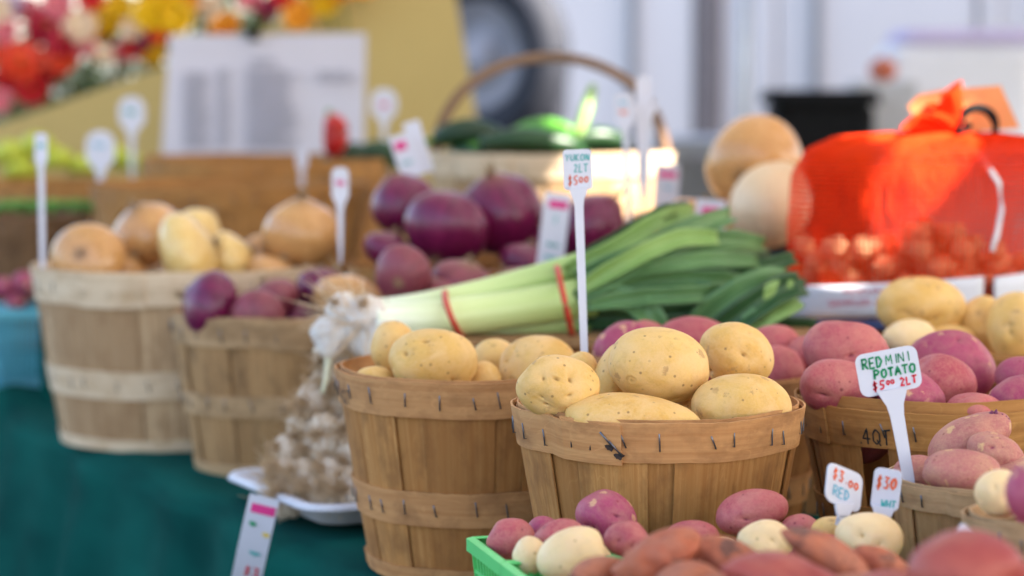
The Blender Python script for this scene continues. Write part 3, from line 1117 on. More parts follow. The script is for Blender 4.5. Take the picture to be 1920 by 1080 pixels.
BK2 = basket('dark brown basket of green beans at the far left', 10, 4.25, 0.145, 0.12, 0.226, seed=20, wood='darkwood', hoop='darkwood', stain=False)
BK3 = basket('basket of lime yellow peppers at the far left', 110, 4.72, 0.175, 0.15, 0.265, seed=21, wood='palewood', hoop='tanwood', stain=False)

# arched handle
m = MB()
arc = []
for k in range(33):
    t = math.pi * k / 32
    arc.append((-0.186 * math.cos(t), 0, 0.20 + 0.190 * math.sin(t) ** 0.8))
P1, P2 = [], []
for (x, y, z) in arc:
    P1.append((x, -0.013, z))
    P2.append((x, 0.013, z))
m.grid([P1, P2], thick=-0.016, uv=[[(0, k * 0.018) for k in range(33)], [(0.022, k * 0.018) for k in range(33)]])
h_ = m.build('handle', M['handle'], BH, smooth=True)

# writing on the rims
def rim_text(b, text, a0, zb, cw, ch, pen, R, lift, parent_h, Rb):
    m = MB()
    def surf(x, y):
        z = zb + y
        t = z / parent_h
        r = Rb + (R - Rb) * t + 0.010 * R * math.sin(math.pi * t) + lift
        a = a0 + x / R
        return (r * math.cos(a), r * math.sin(a), z)
    write_strokes(m, text, 0, 0, cw, ch, pen, surf, seed=4)
    m.build('marker_writing', M['ink_black'], next(c for c in b.children if c.name.startswith('top_hoop')))


rim_text(BR, '.4QT', math.radians(-90 - 44), 0.147, 0.0085, 0.0135, 0.0016, 0.132, 0.0030, 0.176, 0.092)
rim_text(BT, '4QT', math.radians(-90 - 74), 0.162, 0.009, 0.013, 0.0011, 0.1345, 0.0030, 0.19, 0.103)

# ---- potatoes in the middle basket
G1 = 'yellow potatoes in the middle basket'
potato('yellow', 1046, 726, 158, 122, 1.985, 'round yellow potato with deep eyes, at the left of the middle basket', 8, 0.05, 21, 3, lvl=6, group=G1, front_eyes=((-0.12, 0.36), (-0.28, -0.55), (0.25, 0.40), (-0.45, 0.3)))
potato('yellow', 1188, 794, 262, 112, 1.965, 'long flat yellow potato lying against the front rim of the middle basket', 4, 0.035, 22, 2, lvl=6, group=G1, depth=0.06)
potato('yellow', 1236, 686, 192, 146, 2.04, 'largest yellow potato with a round stem scar, on top of the middle basket', 12, 0.035, 23, 1, lvl=6, group=G1, scar=(-0.52, -0.36), dent=0.05)
potato('yellow', 1379, 668, 146, 128, 2.11, 'upper right yellow potato of the middle basket, beside the red ones', 20, 0.05, 24, 3, lvl=6, group=G1, front_eyes=((0.15, 0.25),))
potato('yellow', 1390, 762, 190, 126, 2.005, 'smooth yellow potato at the right rim of the middle basket', -4, 0.03, 25, 2, lvl=6, group=G1)
potato('yellow', 1158, 704, 92, 124, 2.09, 'yellow potato squeezed behind the largest one in the middle basket', 10, 0.06, 26, 4, group=G1)
potato('yellow', 1086, 700, 78, 84, 2.10, 'small yellow potato peeping out behind the round one in the middle basket', 0, 0.05, 27, 3, group=G1)
potato('yellow', 1300, 778, 90, 80, 2.06, 'yellow potato in the dark gap at the centre of the middle basket', 0, 0.05, 28, 3, group=G1)
potato('yellow', 1140, 800, 100, 90, 2.07, 'lower yellow potato under the heap of the middle basket', 0, 0.05, 29, 3, group=G1)
G2 = 'yellow potatoes in the basket beside the garlic'
potato('yellow', 812, 682, 168, 134, 2.22, 'large dimpled yellow potato at the front of the left potato basket', 0, 0.05, 31, 2, lvl=6, group=G2, front_eyes=((-0.15, 0.72), (0.5, -0.5), (-0.6, 0.35)))
potato('yellow', 738, 652, 88, 104, 2.31, 'yellow potato standing behind the dimpled one, next to the garlic', 0, 0.05, 32, 3, group=G2, front_eyes=((0.1, 0.1),))
potato('yellow', 700, 722, 82, 72, 2.23, 'small yellow potato at the left rim by the garlic', -10, 0.05, 33, 3, group=G2)
potato('yellow', 908, 716, 66, 78, 2.24, 'small yellow potato to the right of the dimpled one', 0, 0.05, 34, 3, group=G2)
potato('yellow', 928, 680, 98, 92, 2.33, 'yellow potato with a dark eye below the leeks', 0, 0.05, 35, 3, group=G2, front_eyes=((-0.05, 0.0),))
potato('yellow', 1008, 694, 150, 132, 2.27, 'large yellow potato at the right side of the left potato basket', -14, 0.05, 36, 3, lvl=6, group=G2)
potato('yellow', 860, 745, 110, 80, 2.28, 'yellow potato low in the left potato basket behind the rim', 0, 0.05, 37, 3, group=G2)
G3 = 'red potatoes in the 4QT basket'
potato('red', 1586, 662, 166, 122, 2.23, 'large dusty red potato with a dark eye, above the left rim of the red basket', 4, 0.045, 41, 3, lvl=6, group=G3, front_eyes=((-0.02, -0.1),))
potato('red', 1575, 726, 150, 108, 2.13, 'red potato pressed against the left rim, in front of the dusty one', 0, 0.045, 42, 2, lvl=6, group=G3, front_eyes=((0.15, -0.35), (-0.5, -0.2)))
potato('magenta', 1782, 686, 170, 138, 2.25, 'dark magenta potato blotched with tan scabs, top of the red basket', 14, 0.04, 43, 3, lvl=6, group=G3)
potato('red', 1768, 718, 130, 108, 2.15, 'pinkish potato with one deep dimple, behind the sign plate', 22, 0.04, 44, 2, lvl=6, group=G3, front_eyes=((0.45, -0.25),))
potato('magenta', 1708, 740, 135, 92, 2.10, 'bright pink potato just below the sign plate', 20, 0.04, 45, 2, lvl=6, group=G3)
potato('red', 1826, 770, 104, 68, 2.07, 'low flat red potato at the front rim of the red basket', 0, 0.04, 46, 2, group=G3)
potato('magenta', 1908, 748, 112, 92, 2.10, 'small magenta potato with a yellow spot at the right rim', 0, 0.04, 47, 2, group=G3)
potato('magenta', 1925, 706, 120, 76, 2.19, 'magenta potato behind the small one with the yellow spot', 0, 0.04, 48, 2, group=G3)
potato('red', 1655, 742, 90, 76, 2.16, 'shaded red potato behind the stake of the sign', 0, 0.04, 49, 2, group=G3)
potato('red', 1690, 700, 90, 90, 2.24, 'red potato in the gap behind the sign plate', 0, 0.04, 50, 2, group=G3)
G4 = 'red potatoes behind the middle basket'
potato('magenta', 1172, 662, 122, 124, 2.38, 'purplish red potato left of the heap behind the middle basket', 10, 0.05, 51, 3, group=G4)
potato('red', 1300, 640, 146, 96, 2.42, 'rose coloured potato on the crest behind the largest yellow one', 0, 0.05, 52, 3, group=G4)
potato('red', 1212, 632, 80, 64, 2.45, 'small rose potato between two others under the leek leaves', 0, 0.05, 53, 3, group=G4)
potato('red', 1448, 646, 106, 76, 2.42, 'rose potato under the cut leek ends', 0, 0.05, 54, 3, group=G4)
potato('red', 1462, 694, 92, 92, 2.35, 'bumpy pink potato above the rim between the two front baskets', 20, 0.07, 55, 3, group=G4)
potato('red', 1512, 668, 84, 78, 2.40, 'pink potato beside the dusty red one of the next basket', 0, 0.06, 56, 3, group=G4)
potato('red', 1370, 690, 120, 90, 2.38, 'red potato hidden behind the upper right yellow one', 0, 0.05, 57, 3, group=G4)
G5 = 'yellow potatoes below the net bag'
potato('yellow', 1727, 576, 170, 116, 2.52, 'broad yellow potato with two eyes, in front of the bag label', 0, 0.06, 61, 3, group=G5, front_eyes=((0.3, -0.25), (-0.4, -0.1)))
potato('white', 1706, 632, 104, 68, 2.44, 'small cream potato between the broad yellow one and the red basket', 0, 0.04, 62, 3, group=G5)
potato('yellow', 1838, 606, 96, 106, 2.53, 'yellow potato between the broad one and the folded one', 0, 0.05, 63, 3, group=G5, front_eyes=((-0.1, 0.1),))
potato('yellow', 1906, 616, 108, 140, 2.46, 'yellow potato with a deep upright crease at the far right', 0, 0.05, 64, 2, group=G5, front_eyes=((-0.45, 0.15), (-0.4, -0.1)))
potato('yellow', 1770, 645, 120, 80, 2.50, 'yellow potato half sunk behind the magenta one', 0, 0.05, 65, 2, group=G5)
G6 = 'pink potatoes in the small weathered basket'
potato('pinkspud', 1818, 826, 172, 92, 1.93, 'long pink potato with purple sprouts at its tip', -27, 0.04, 71, 3, lvl=6, group=G6)
potato('pinkspud', 1868, 852, 116, 78, 1.89, 'pink potato with several purple eyes, lying under the sprouting one', 30, 0.05, 72, 3, lvl=6, group=G6, front_eyes=((-0.4, 0.2), (-0.1, 0.5), (0.4, -0.3)))
potato('pinkspud', 1802, 884, 146, 86, 1.845, 'wrinkled brownish pink potato at the rim behind the stake', 0, 0.05, 73, 3, lvl=6, group=G6)
potato('pinkspud', 1720, 890, 92, 76, 1.89, 'small pink potato left of the stake in the weathered basket', 0, 0.05, 74, 3, group=G6)
potato('pinkspud', 1905, 900, 110, 90, 1.88, 'pink potato behind the white one at the right of the weathered basket', 0, 0.05, 75, 3, group=G6)
m = MB()
for (sx, sy, ss) in ((1858, 776, 1.0), (1866, 774, 0.8), (1877, 782, 0.7), (1884, 786, 0.7), (1889, 790, 0.6)):
    c = PT(sx, sy, 1.925)
    m.tube([c + Vector((0, 0, -0.003)), c + Vector((0.0005, 0, 0.0005)), c + Vector((0.001, -0.0005, 0.0028))], [0.0024 * ss, 0.0022 * ss, 0.0006], 7)
potato_s = bpy.data.objects['potato']
spr = m.build('sprouts', plain('purple_sprout', (0.14, 0.012, 0.06), 0.4), None, smooth=True)
for o in bpy.data.objects:
    if o.get('label', '').startswith('long pink potato'):
        bpy.context.view_layer.update()
        spr.parent = o
        spr.matrix_parent_inverse = o.matrix_world.inverted()
        spr['kind'] = 'stuff'
potato('white', 1872, 925, 90, 92, 1.69, 'round white potato with a yellow eye, sitting in the corner basket', 0, 0.03, 81, 1, lvl=6, front_eyes=((0.25, 0.0), (-0.35, 0.35)))
potato('magenta', 1945, 925, 120, 130, 1.52, 'dark plum coloured potato blurred at the right edge, nearest the white one', 0, 0.03, 82, 1)
potato('red', 1960, 990, 110, 90, 1.66, 'red potato low in the corner basket below the plum coloured one', 0, 0.03, 83, 1)

# ---- front row: green quart baskets with mixed potatoes
def berry_basket(label, cx, cy, w, dpt, hgt, z0, yaw, mat, group, nb=11):
    e = empty('berry_basket', (cx, cy, z0), label, 'basket', group, rz=yaw)
    k = 0.86
    m = MB()
    for i in range(4):
        a = [(-w / 2, -dpt / 2), (w / 2, -dpt / 2), (w / 2, dpt / 2), (-w / 2, dpt / 2)]
        p, q = Vector((*a[i], hgt)), Vector((*a[(i + 1) % 4], hgt))
        dr = (q - p).normalized()
        nrm = Vector((dr.y, -dr.x, 0))
        P_ = []
        for r, z in ((0.0, -0.010), (0.0035, -0.009), (0.0035, 0.0), (0.0, 0.0012), (-0.002, 0.0)):
            P_.append([p + nrm * r + dr * (-r) + Vector((0, 0, z)), q + nrm * r + dr * r + Vector((0, 0, z))])
        m.grid(P_, thick=0.001)
    m.build('rim', mat, e)
    m = MB()
    for i in range(4):
        a = [(-w / 2, -dpt / 2), (w / 2, -dpt / 2), (w / 2, dpt / 2), (-w / 2, dpt / 2)]
        p, q = Vector((*a[i], 0)), Vector((*a[(i + 1) % 4], 0))
        for j in range(nb + 1):
            t = j / nb
            tp = p.lerp(q, t) + Vector((0, 0, hgt - 0.006))
            bt = p.lerp(q, t) * k
            dr = (q - p).normalized()
            n_ = Vector((dr.y, -dr.x, 0))
            hw = 0.0016
            m.add([bt - dr * hw, bt + dr * hw, tp + dr * hw, tp - dr * hw, bt - dr * hw - n_ * .0015, bt + dr * hw - n_ * .0015, tp + dr * hw - n_ * .0015, tp - dr * hw - n_ * .0015],
                  [(0, 1, 2, 3), (7, 6, 5, 4), (0, 4, 5, 1), (1, 5, 6, 2), (3, 7, 4, 0)])
        for z in (0.35, 0.68):
            s_ = k + (1 - k) * z
            c = (p + q) / 2 * s_ * 1.001 + Vector((0, 0, hgt * z))
            R_ = Matrix.Rotation(math.atan2((q - p).y, (q - p).x), 3, 'Z')
            m.box(c, ((q - p).length * s_, 0.0022, 0.003), R_)
    m.build('side_bars', mat, e, kind='stuff')
    m = MB()
    m.box((0, 0, 0.0012), (w * k, dpt * k, 0.002))
    m.build('base', mat, e)
    return e


ga = math.radians(15)
GB = 'green plastic berry baskets in the front row'
c0 = PT(878, 1010, 1.865)
sideA = Vector((math.sin(ga), -math.cos(ga), 0))
sideB = Vector((math.cos(ga), math.sin(ga), 0))
W = 0.098
labs = ['green plastic berry basket with its corner showing below the left potato basket', 'green plastic berry basket in front of the corner one', 'green plastic berry basket under the speckled pink potato',
        'green plastic berry basket under the two front white potatoes', 'green plastic berry basket under the large red potato', 'green plastic berry basket under the small price picks']
kk = 0
for j in range(3):
    for i in range(2):
        c = Vector((c0.x, c0.y, 0)) + sideA * (W / 2 + 0.003 + i * (W + 0.005)) + sideB * (W / 2 + 0.003 + j * (W + 0.010))
        berry_basket(labs[kk], c.x, c.y, W, W, c0.z - 0.0275 - (0.016 if kk > 1 else 0), 0.0275, ga, M['green_plastic'], GB)
        kk += 1
G7 = 'mixed potatoes in the green berry baskets'
potato('red', 958, 1012, 94, 80, 1.835, 'brownish red potato at the left corner of the green basket', 0, 0.04, 91, 2, lvl=6, group=G7, front_eyes=((0.5, 0.6),))
potato('magenta', 1137, 970, 118, 100, 1.87, 'speckled pink potato standing highest in the green baskets', 28, 0.05, 92, 2, lvl=6, group=G7, front_eyes=((-0.35, -0.55),))
potato('red', 1048, 1006, 100, 66, 1.81, 'brownish red potato between the corner one and the speckled pink one', -12, 0.04, 93, 2, lvl=6, group=G7)
potato('magenta', 1020, 992, 64, 50, 1.87, 'small pink potato half hidden behind the brownish red pair', 0, 0.04, 94, 2, group=G7)
potato('white', 994, 1042, 68, 76, 1.775, 'smaller white potato at the left edge of the green baskets', 0, 0.03, 95, 1, lvl=6, group=G7)
potato('white', 1070, 1042, 134, 104, 1.745, 'large smooth white potato at the front of the green baskets', -18, 0.03, 96, 1, lvl=6, group=G7)
potato('red', 1174, 1012, 88, 72, 1.77, 'red potato with two dark eyes below the speckled pink one', -6, 0.05, 97, 1, lvl=6, group=G7, front_eyes=((-0.4, 0.2), (0.15, -0.15)))
potato('red', 1298, 1008, 104, 66, 1.83, 'flat red potato in the middle of the green baskets', 0, 0.04, 98, 2, lvl=6, group=G7)
potato('red', 1410, 962, 140, 92, 1.875, 'large netted red potato with a purple eye, right of the middle', -10, 0.04, 99, 1, lvl=6, group=G7, front_eyes=((-0.22, 0.0),))
potato('red', 1502, 988, 80, 50, 1.86, 'small red potato right of the large netted one', 0, 0.05, 100, 2, lvl=5, group=G7, front_eyes=((0.1, 0.1),))
potato('white', 1434, 1014, 108, 84, 1.775, 'white potato below the large netted red one', 8, 0.03, 101, 1, lvl=6, group=G7, front_eyes=((0.25, 0.2),))
potato('yellow', 1562, 996, 84, 56, 1.815, 'low cream potato at the foot of the red lettered price pick', 0, 0.03, 102, 1, lvl=5, group=G7)
potato('white', 1630, 1008, 132, 96, 1.765, 'round white potato at the foot of the narrow price pick', 10, 0.03, 103, 1, lvl=6, group=G7, front_eyes=((0.1, -0.02), (-0.4, 0.2)))
potato('red', 1235, 1050, 100, 80, 1.79, 'red potato low in the green baskets under the sweet potatoes', 0, 0.04, 104, 2, group=G7)
potato('white', 1120, 1050, 60, 60, 1.80, 'white potato showing as a sliver under the red one with two eyes', 0, 0.03, 105, 2, group=G7)
potato('white', 1350, 1040, 90, 70, 1.80, 'white potato low between the flat red one and the sweet potatoes', 0, 0.03, 106, 2, group=G7)
potato('red', 1540, 1035, 110, 70, 1.80, 'red potato low under the cream one', 0, 0.03, 107, 2, group=G7)

# produce lying lower in the baskets, under what shows on top
ICO[3] = ico(3)
FILL = {}


def fill(cx, cy, rim_z, Rin, kind, dia, label, name, cat, group, levels=1, drop=0.0):
    """rings of produce just under the rim of a basket"""
    if kind not in FILL:
        FILL[kind] = []
        for q in range(3):
            if 'onion' in kind:
                me = onion_mesh('skin', M[kind], 70 + q, neck=0.10, nv=12, nu=20)
            else:
                rs_ = np.random.RandomState(300 + q)
                V, F = ICO[3]
                P = V * (1 + 0.06 * wavenoise(V, rs_, 1.9, 6))[:, None] * np.array([1.12, 1.0, 0.86])
                me = mesh_np(name, P, F, M[kind], attr={'eye': np.zeros(len(V))})
            FILL[kind].append(me)
    rr = random.Random(int(cx * 1000 + cy * 77))
    spots = []
    for lv in range(levels):
        z = rim_z - dia * 0.5 - 0.005 - drop - lv * dia * 0.8
        rad_ = Rin - dia * 0.70 - 0.008 - lv * 0.008
        while rad_ > dia * 0.45:
            n = max(1, int(2 * math.pi * rad_ / (dia * 1.02)))
            a0 = rr.uniform(0, 6)
            for i in range(n):
                a = a0 + 2 * math.pi * i / n
                spots.append((cx + rad_ * math.cos(a), cy + rad_ * math.sin(a), z + rr.uniform(-0.004, 0.002)))
            rad_ -= dia * 0.95
        spots.append((cx, cy, z + 0.004))
    for p in spots:
        o = link(name, rr.choice(FILL[kind]), None, p, (rr.uniform(-.4, .4), rr.uniform(-.4, .4), rr.uniform(0, 6)))
        h_ = dia / 2 * rr.uniform(0.9, 1.04)
        o.scale = (h_, h_, h_)
        tag(o, label, cat, group)


def fillb(b, h, kind, dia, label, name, cat, group, levels=1, drop=0.0, zs=1.0):
    fill(b.location.x, b.location.y, b.location.z + h * zs, b['rim_r'], kind, dia, label, name, cat, group, levels, drop)


fillb(B1, 0.186, 'yellow', 0.062, 'yellow potato lying below the rim, under the heap of the middle basket', 'potato', 'potato', G1)
fillb(BT, 0.190, 'yellow', 0.062, 'yellow potato lying below the rim of the basket beside the garlic', 'potato', 'potato', G2)
fillb(BR, 0.176, 'red', 0.055, 'red potato lying below the rim of the 4QT basket', 'potato', 'potato', G3)
fillb(BR2, 0.172, 'red', 0.055, 'red potato lying below the rim of the basket behind the middle one', 'potato', 'potato', G4)
fillb(BY, 0.186, 'yellow', 0.062, 'yellow potato lying below the rim of the basket under the net bag', 'potato', 'potato', G5)
fillb(BS, 0.150, 'pinkspud', 0.045, 'pink potato lying below the rim of the small weathered basket', 'potato', 'potato', G6, zs=0.815)
fillb(BU, 0.125, 'red', 0.038, 'red potato lying below the rim of the front corner basket', 'potato', 'potato', 'red potatoes in the corner basket', drop=0.004)

# crate of sweet potatoes nearest the camera
cr = empty('wooden_crate', (0.20, 1.50, 0.0275), 'low slatted wooden crate holding the sweet potatoes nearest the viewer', 'crate')
for k, (c, s_) in enumerate((((0, -0.12, 0.0405), (0.46, 0.006, 0.072)), ((0, 0.12, 0.0405), (0.46, 0.006, 0.072)), ((-0.233, 0, 0.0405), (0.006, 0.234, 0.072)), ((0.233, 0, 0.0405), (0.006, 0.234, 0.072)))):
    b = MB()
    b.box(c, s_)
    b.build('side_board', M['greywood'], cr)
b = MB()
b.box((0, 0, 0.002), (0.45, 0.23, 0.004))
b.build('base', M['greywood'], cr)
G8 = 'sweet potatoes nearest the viewer'
sw = [('sweet', 1232, 1044, 184, 92, 1.58, -22, 'knobbly orange sweet potato lying highest at the left of the pile'),
      ('sweet', 1352, 1042, 152, 74, 1.60, 8, 'orange sweet potato with grey scars beside the knobbly one'),
      ('sweet', 1118, 1072, 110, 60, 1.60, -20, 'pale orange sweet potato tip at the left end of the pile'),
      ('sweet', 1290, 1086, 150, 70, 1.54, -8, 'orange sweet potato low in the front of the pile'),
      ('bigred', 1462, 1082, 230, 90, 1.50, 6, 'reddish sweet potato in front, between the orange ones'),
      ('sweet', 1556, 1044, 210, 72, 1.58, 30, 'long red orange sweet potato sloping down to the right'),
      ('sweet', 1650, 1056, 120, 60, 1.60, 24, 'small orange sweet potato below the round white potato'),
      ('sweet', 1380, 1120, 260, 90, 1.52, 0, 'sweet potato at the bottom of the crate'),
      ('sweet', 1620, 1120, 240, 90, 1.52, 5, 'sweet potato at the bottom right of the crate')]
for k, (kd, x, y, a, b_, d, rl, lb) in enumerate(sw):
    potato(kd, x, y, a, b_, d, lb, rl, 0.06, 120 + k, 9, name='sweet_potato', group=G8, cat='sweet potato', taper=0.35, rings=0.045, dent=0.15)
potato('bigred', 1812, 1066, 222, 150, 1.40, 'big out-of-focus red potato in the right foreground', 8, 0.05, 140, 2)
potato('bigred', 1930, 1120, 200, 130, 1.42, 'red potato under the big out-of-focus one', 8, 0.05, 141, 2)
potato('bigred', 1700, 1130, 200, 110, 1.44, 'red potato left of and below the big out-of-focus one', 8, 0.05, 142, 2)

rr = random.Random(77)
for i in range(7):
    for j in range(4):
        rs_ = (i * 4 + j) % 3
        if 'sweetfill' not in FILL:
            FILL['sweetfill'] = []
            for q in range(3):
                rq = np.random.RandomState(400 + q)
                V, F = ICO[3]
                P = V * (1 + 0.08 * wavenoise(V, rq, 2.2, 6))[:, None] * np.array([1.5, 0.85, 0.80])
                FILL['sweetfill'].append(mesh_np('sweet_potato', P, F, M['sweet'], attr={'eye': np.zeros(len(V))}))
        o = link('sweet_potato', FILL['sweetfill'][rs_], None, (0.20 - 0.168 + i * 0.056 + rr.uniform(-.005, .005), 1.50 - 0.075 + j * 0.050, 0.0275 + 0.052 + rr.uniform(-.006, .012)), (0, rr.uniform(-.3, .3), rr.uniform(-.35, .35)))
        o.scale = (0.028, 0.030, 0.034)
        tag(o, 'sweet potato lying low in the slatted crate, under the top ones', 'sweet potato', G8)
for i in range(6):
    bx_ = [o for o in bpy.data.objects if o.name.startswith('berry_basket')]
for b_ in [o for o in bpy.data.objects if o.name.startswith('berry_basket') and o.type == 'EMPTY']:
    for i in range(2):
        for j in range(2):
            p = b_.location + Matrix.Rotation(ga, 3, 'Z') @ Vector(((i - .5) * 0.040, (j - .5) * 0.040, 0.050))
            kd = 'white' if (i + j) % 3 == 1 else 'red'
            if kd not in FILL:
                FILL[kd] = [o.data for o in bpy.data.objects if o.name.startswith('potato') and o.get('label', '').startswith('smaller white')]
            o = link('potato', FILL[kd][0], None, p, (i, j, i * 2 + j))
            if kd == 'white':
                o.scale = (1.45, 1.45, 1.45)
            else:
                o.scale = (0.0225, 0.0225, 0.0225)
            tag(o, f'small {kd} potato lying low inside a green berry basket, under the top ones', 'potato', G7)

# ---- price picks near the camera
pick('white pick reading RED MINI POTATO $5.00 2LT, stuck in the weathered basket', 1666, 696, 118, 82, 1.865, 912, yaw=0, roll=-11, corner=0.2,
     lines=(('RED', 'ink_green', .09, .64, .10, .24, .034), ('MINI', 'ink_green', .47, .66, .115, .22, .018), ('POTATO', 'ink_green', .25, .38, .10, .20, .036),
            ('$5', 'ink_red', .19, .12, .10, .19, .032), ('00', 'ink_red', .42, .20, .065, .10, .026), ('2LT', 'ink_red', .64, .12, .085, .18, .030)), skew=-0.0)
pick('small slanting white pick reading $3.00 RED', 1582, 914, 74, 74, 1.79, 1000, yaw=28, roll=6, corner=0.22, skew=-0.30,
     lines=(('$3.', 'ink_orange', .13, .62, .15, .26, .045), ('00', 'ink_orange', .58, .56, .14, .18, .045), ('RED', 'ink_blue', .18, .20, .14, .26, .035)))
pick('narrow white pick with a red $3.0 over WHT', 1662, 918, 50, 80, 1.79, 1000, yaw=-20, roll=6, corner=0.2,
     lines=(('$3', 'ink_orange', .12, .52, .22, .28, .075), ('0', 'ink_orange', .62, .54, .24, .26, .10), ('WHT', 'ink_teal', .38, .08, .16, .18, .05)))
pick('tall white pick reading YUKON 2LT $5.00 standing behind the yellow potatoes', 1083, 318, 54, 76, 2.20, 690, roll=-2.2, corner=0.14, stake_w=0.0048,
     lines=(('YUKON', 'ink_teal', .08, .72, .15, .16, .035), ('2LT', 'ink_teal', .36, .44, .15, .20, .035), ('$5', 'ink_orange', .14, .12, .17, .22, .045), ('00', 'ink_orange', .52, .18, .16, .14, .045)))
pick('white pick lying low, its tip just showing above the big red potato', 1815, 1000, 44, 22, 1.62, 1060, roll=35, corner=0.4)
# ---- picks and tags further back
pick('tall thin white pick turned edge-on at the left rim of the onion basket', 77, 275, 24, 50, 3.05, 500, yaw=0, corner=0.3, lines=(('~', 'ink_teal', .2, .4, .6, .25, .1),))
pick('round headed white pick in front of the lime yellow peppers', 188, 280, 54, 70, 3.9, 390, corner=0.45, lines=(('~', 'ink_blue', .2, .5, .5, .2, .06),))
pick('round headed white pick in front of the khaki panel', 247, 212, 50, 62, 4.2, 320, corner=0.45, lines=(('~', 'ink_teal', .2, .4, .5, .25, .07),))
pick('pale round pick with violet scribble left of the arched handle', 720, 195, 50, 58, 4.2, 300, corner=0.45, lines=(('~', 'ink_pink', .3, .3, .4, .3, .05),))
pick('plain white stake in front of the price list', 566, 292, 22, 36, 3.9, 372, corner=0.3)
pick('narrow white pick right of the round yellow onion', 638, 345, 32, 62, 3.0, 450, corner=0.35, lines=(('~', 'ink_pink', .2, .4, .6, .25, .1),))
pick('white pick turned sideways at the right of the arched handle', 1207, 170, 30, 56, 3.16, 330, corner=0.35, stake_w=0.011)
pick('pale pick with red scribble behind the tall YUKON pick', 1170, 205, 34, 60, 3.12, 420, corner=0.2, roll=-3, lines=(('~', 'ink_orange', .2, .3, .5, .2, .06), ('~', 'ink_blue', .2, .6, .5, .2, .06)))


def strip_tag(label, px, py, wpx, hpx, d, roll, yaw=0, curve=0.0, layout=(), group='printed strip tags'):
    """printed paper strip, slightly curved"""
    e = empty('strip_tag', PT(px, py, d), label, 'tag', group)
    w_, h_ = SZ(wpx, d), SZ(hpx, d)
    def S(x, y, lift=0.0):
        t = y / h_
        return (x + 0 * t, curve * h_ * (t - 0.5) ** 2 - lift, y)
    m = MB()
    m.grid([[S(x, h_ * (j / 10 - 0.5)) for j in range(11)] for x in (-w_ / 2, 0, w_ / 2)], thick=0.0006)
    m.build('strip', M['sign'], e)
    for (kind, ink, x, y, a, b) in layout:
        m = MB()
        if kind == 'band':
            m.grid([[S(x * w_ + sx * a * w_ / 2, y * h_ + b * h_ * (j / 3 - 0.5), 0.0012) for j in range(4)] for sx in (-1, 1)])
            m.build('printed_band', M[ink], e)
        else:
            write_strokes(m, kind, x * w_, y * h_, a * w_, b * h_, 0.06 * w_, lambda p, q: S(p, q, 0.0014), seed=int(px))
            m.build('lettering', M[ink], e)
    e.rotation_euler = (0, math.radians(roll), math.radians(yaw))
    return e


strip_tag('white strip tag with a pink band standing in the giant red onions', 1038, 436, 50, 148, 2.95, 7, layout=(('band', 'ink_pink', 0.05, 0.36, .7, .10), ('|', 'ink_teal', -.1, .12, .3, .1), ('~', 'ink_teal', -.2, -.2, .5, .08), ('~', 'ink_teal', -.2, -.36, .5, .07)))
strip_tag('white strip tag with a red band leaning left of the arched handle', 762, 292, 44, 84, 3.2, -18, layout=(('band', 'ink_pink', -0.1, 0.25, .5, .2), ('~', 'ink_teal', -.3, -.2, .5, .1)))
strip_tag('blank white strip tag leaning beside the red banded one', 784, 276, 32, 100, 3.22, -16)
strip_tag('pale strip tag with a pink heading below the right foot of the handle', 1250, 356, 46, 96, 3.3, 3, layout=(('band', 'ink_pink', 0.0, 0.3, .75, .12), ('~', 'ink_blue', -.2, 0, .5, .08)))
strip_tag('small white card with pink lettering beside the pale squash', 1332, 402, 56, 56, 3.02, 4, layout=(('band', 'ink_pink', 0.0, 0.12, .6, .26),))
tg = strip_tag('white strip tag with pink heading hanging from the foam tray over the cloth', 476, 1016, 58, 178, 2.40, 14, curve=0.30, layout=(
    ('band', 'ink_pink', 0.05, 0.36, .8, .10), ('~', 'ink_green', -.3, .14, .25, .08), ('~', 'ink_yellow', .2, .06, .25, .06), ('~', 'ink_teal', -.1, -.18, .4, .06), ('$3', 'ink_red', -.15, -.42, .25, .10)))

# ---- foam tray with garlic
def tray():
    e = empty('foam_tray', (-0.165, 2.555, 0.003), 'white foam tray under the garlic, sticking out over the teal cloth', 'tray', rz=math.radians(27))
    w_, l_, h_ = 0.20, 0.25, 0.030
    m = MB()
    levels = [(0.0, 0.012, 0.6), (0.03, 0.0, 0.75), (0.5, 0.0, 0.8), (0.9, 0.028, 1.0), (1.0, 0.03, 1.06), (1.04, 0.027, 1.08)]
    rows = []
    prof = [(0.0, 0.004), (0.72, 0.004), (0.80, 0.008), (0.93, h_ - 0.002), (1.0, h_), (1.05, h_), (1.065, h_ - 0.004)]
    n = 48
    base = plate_pts(w_, l_, 0.035, 11)
    for (a, b) in base:
        rows.append([(a * s, b * s, z) for s, z in prof])
    m.grid(rows, closed_u=True, thick=0.0028)
    m.build('shell', M['foam'], e, smooth=True)
    return e


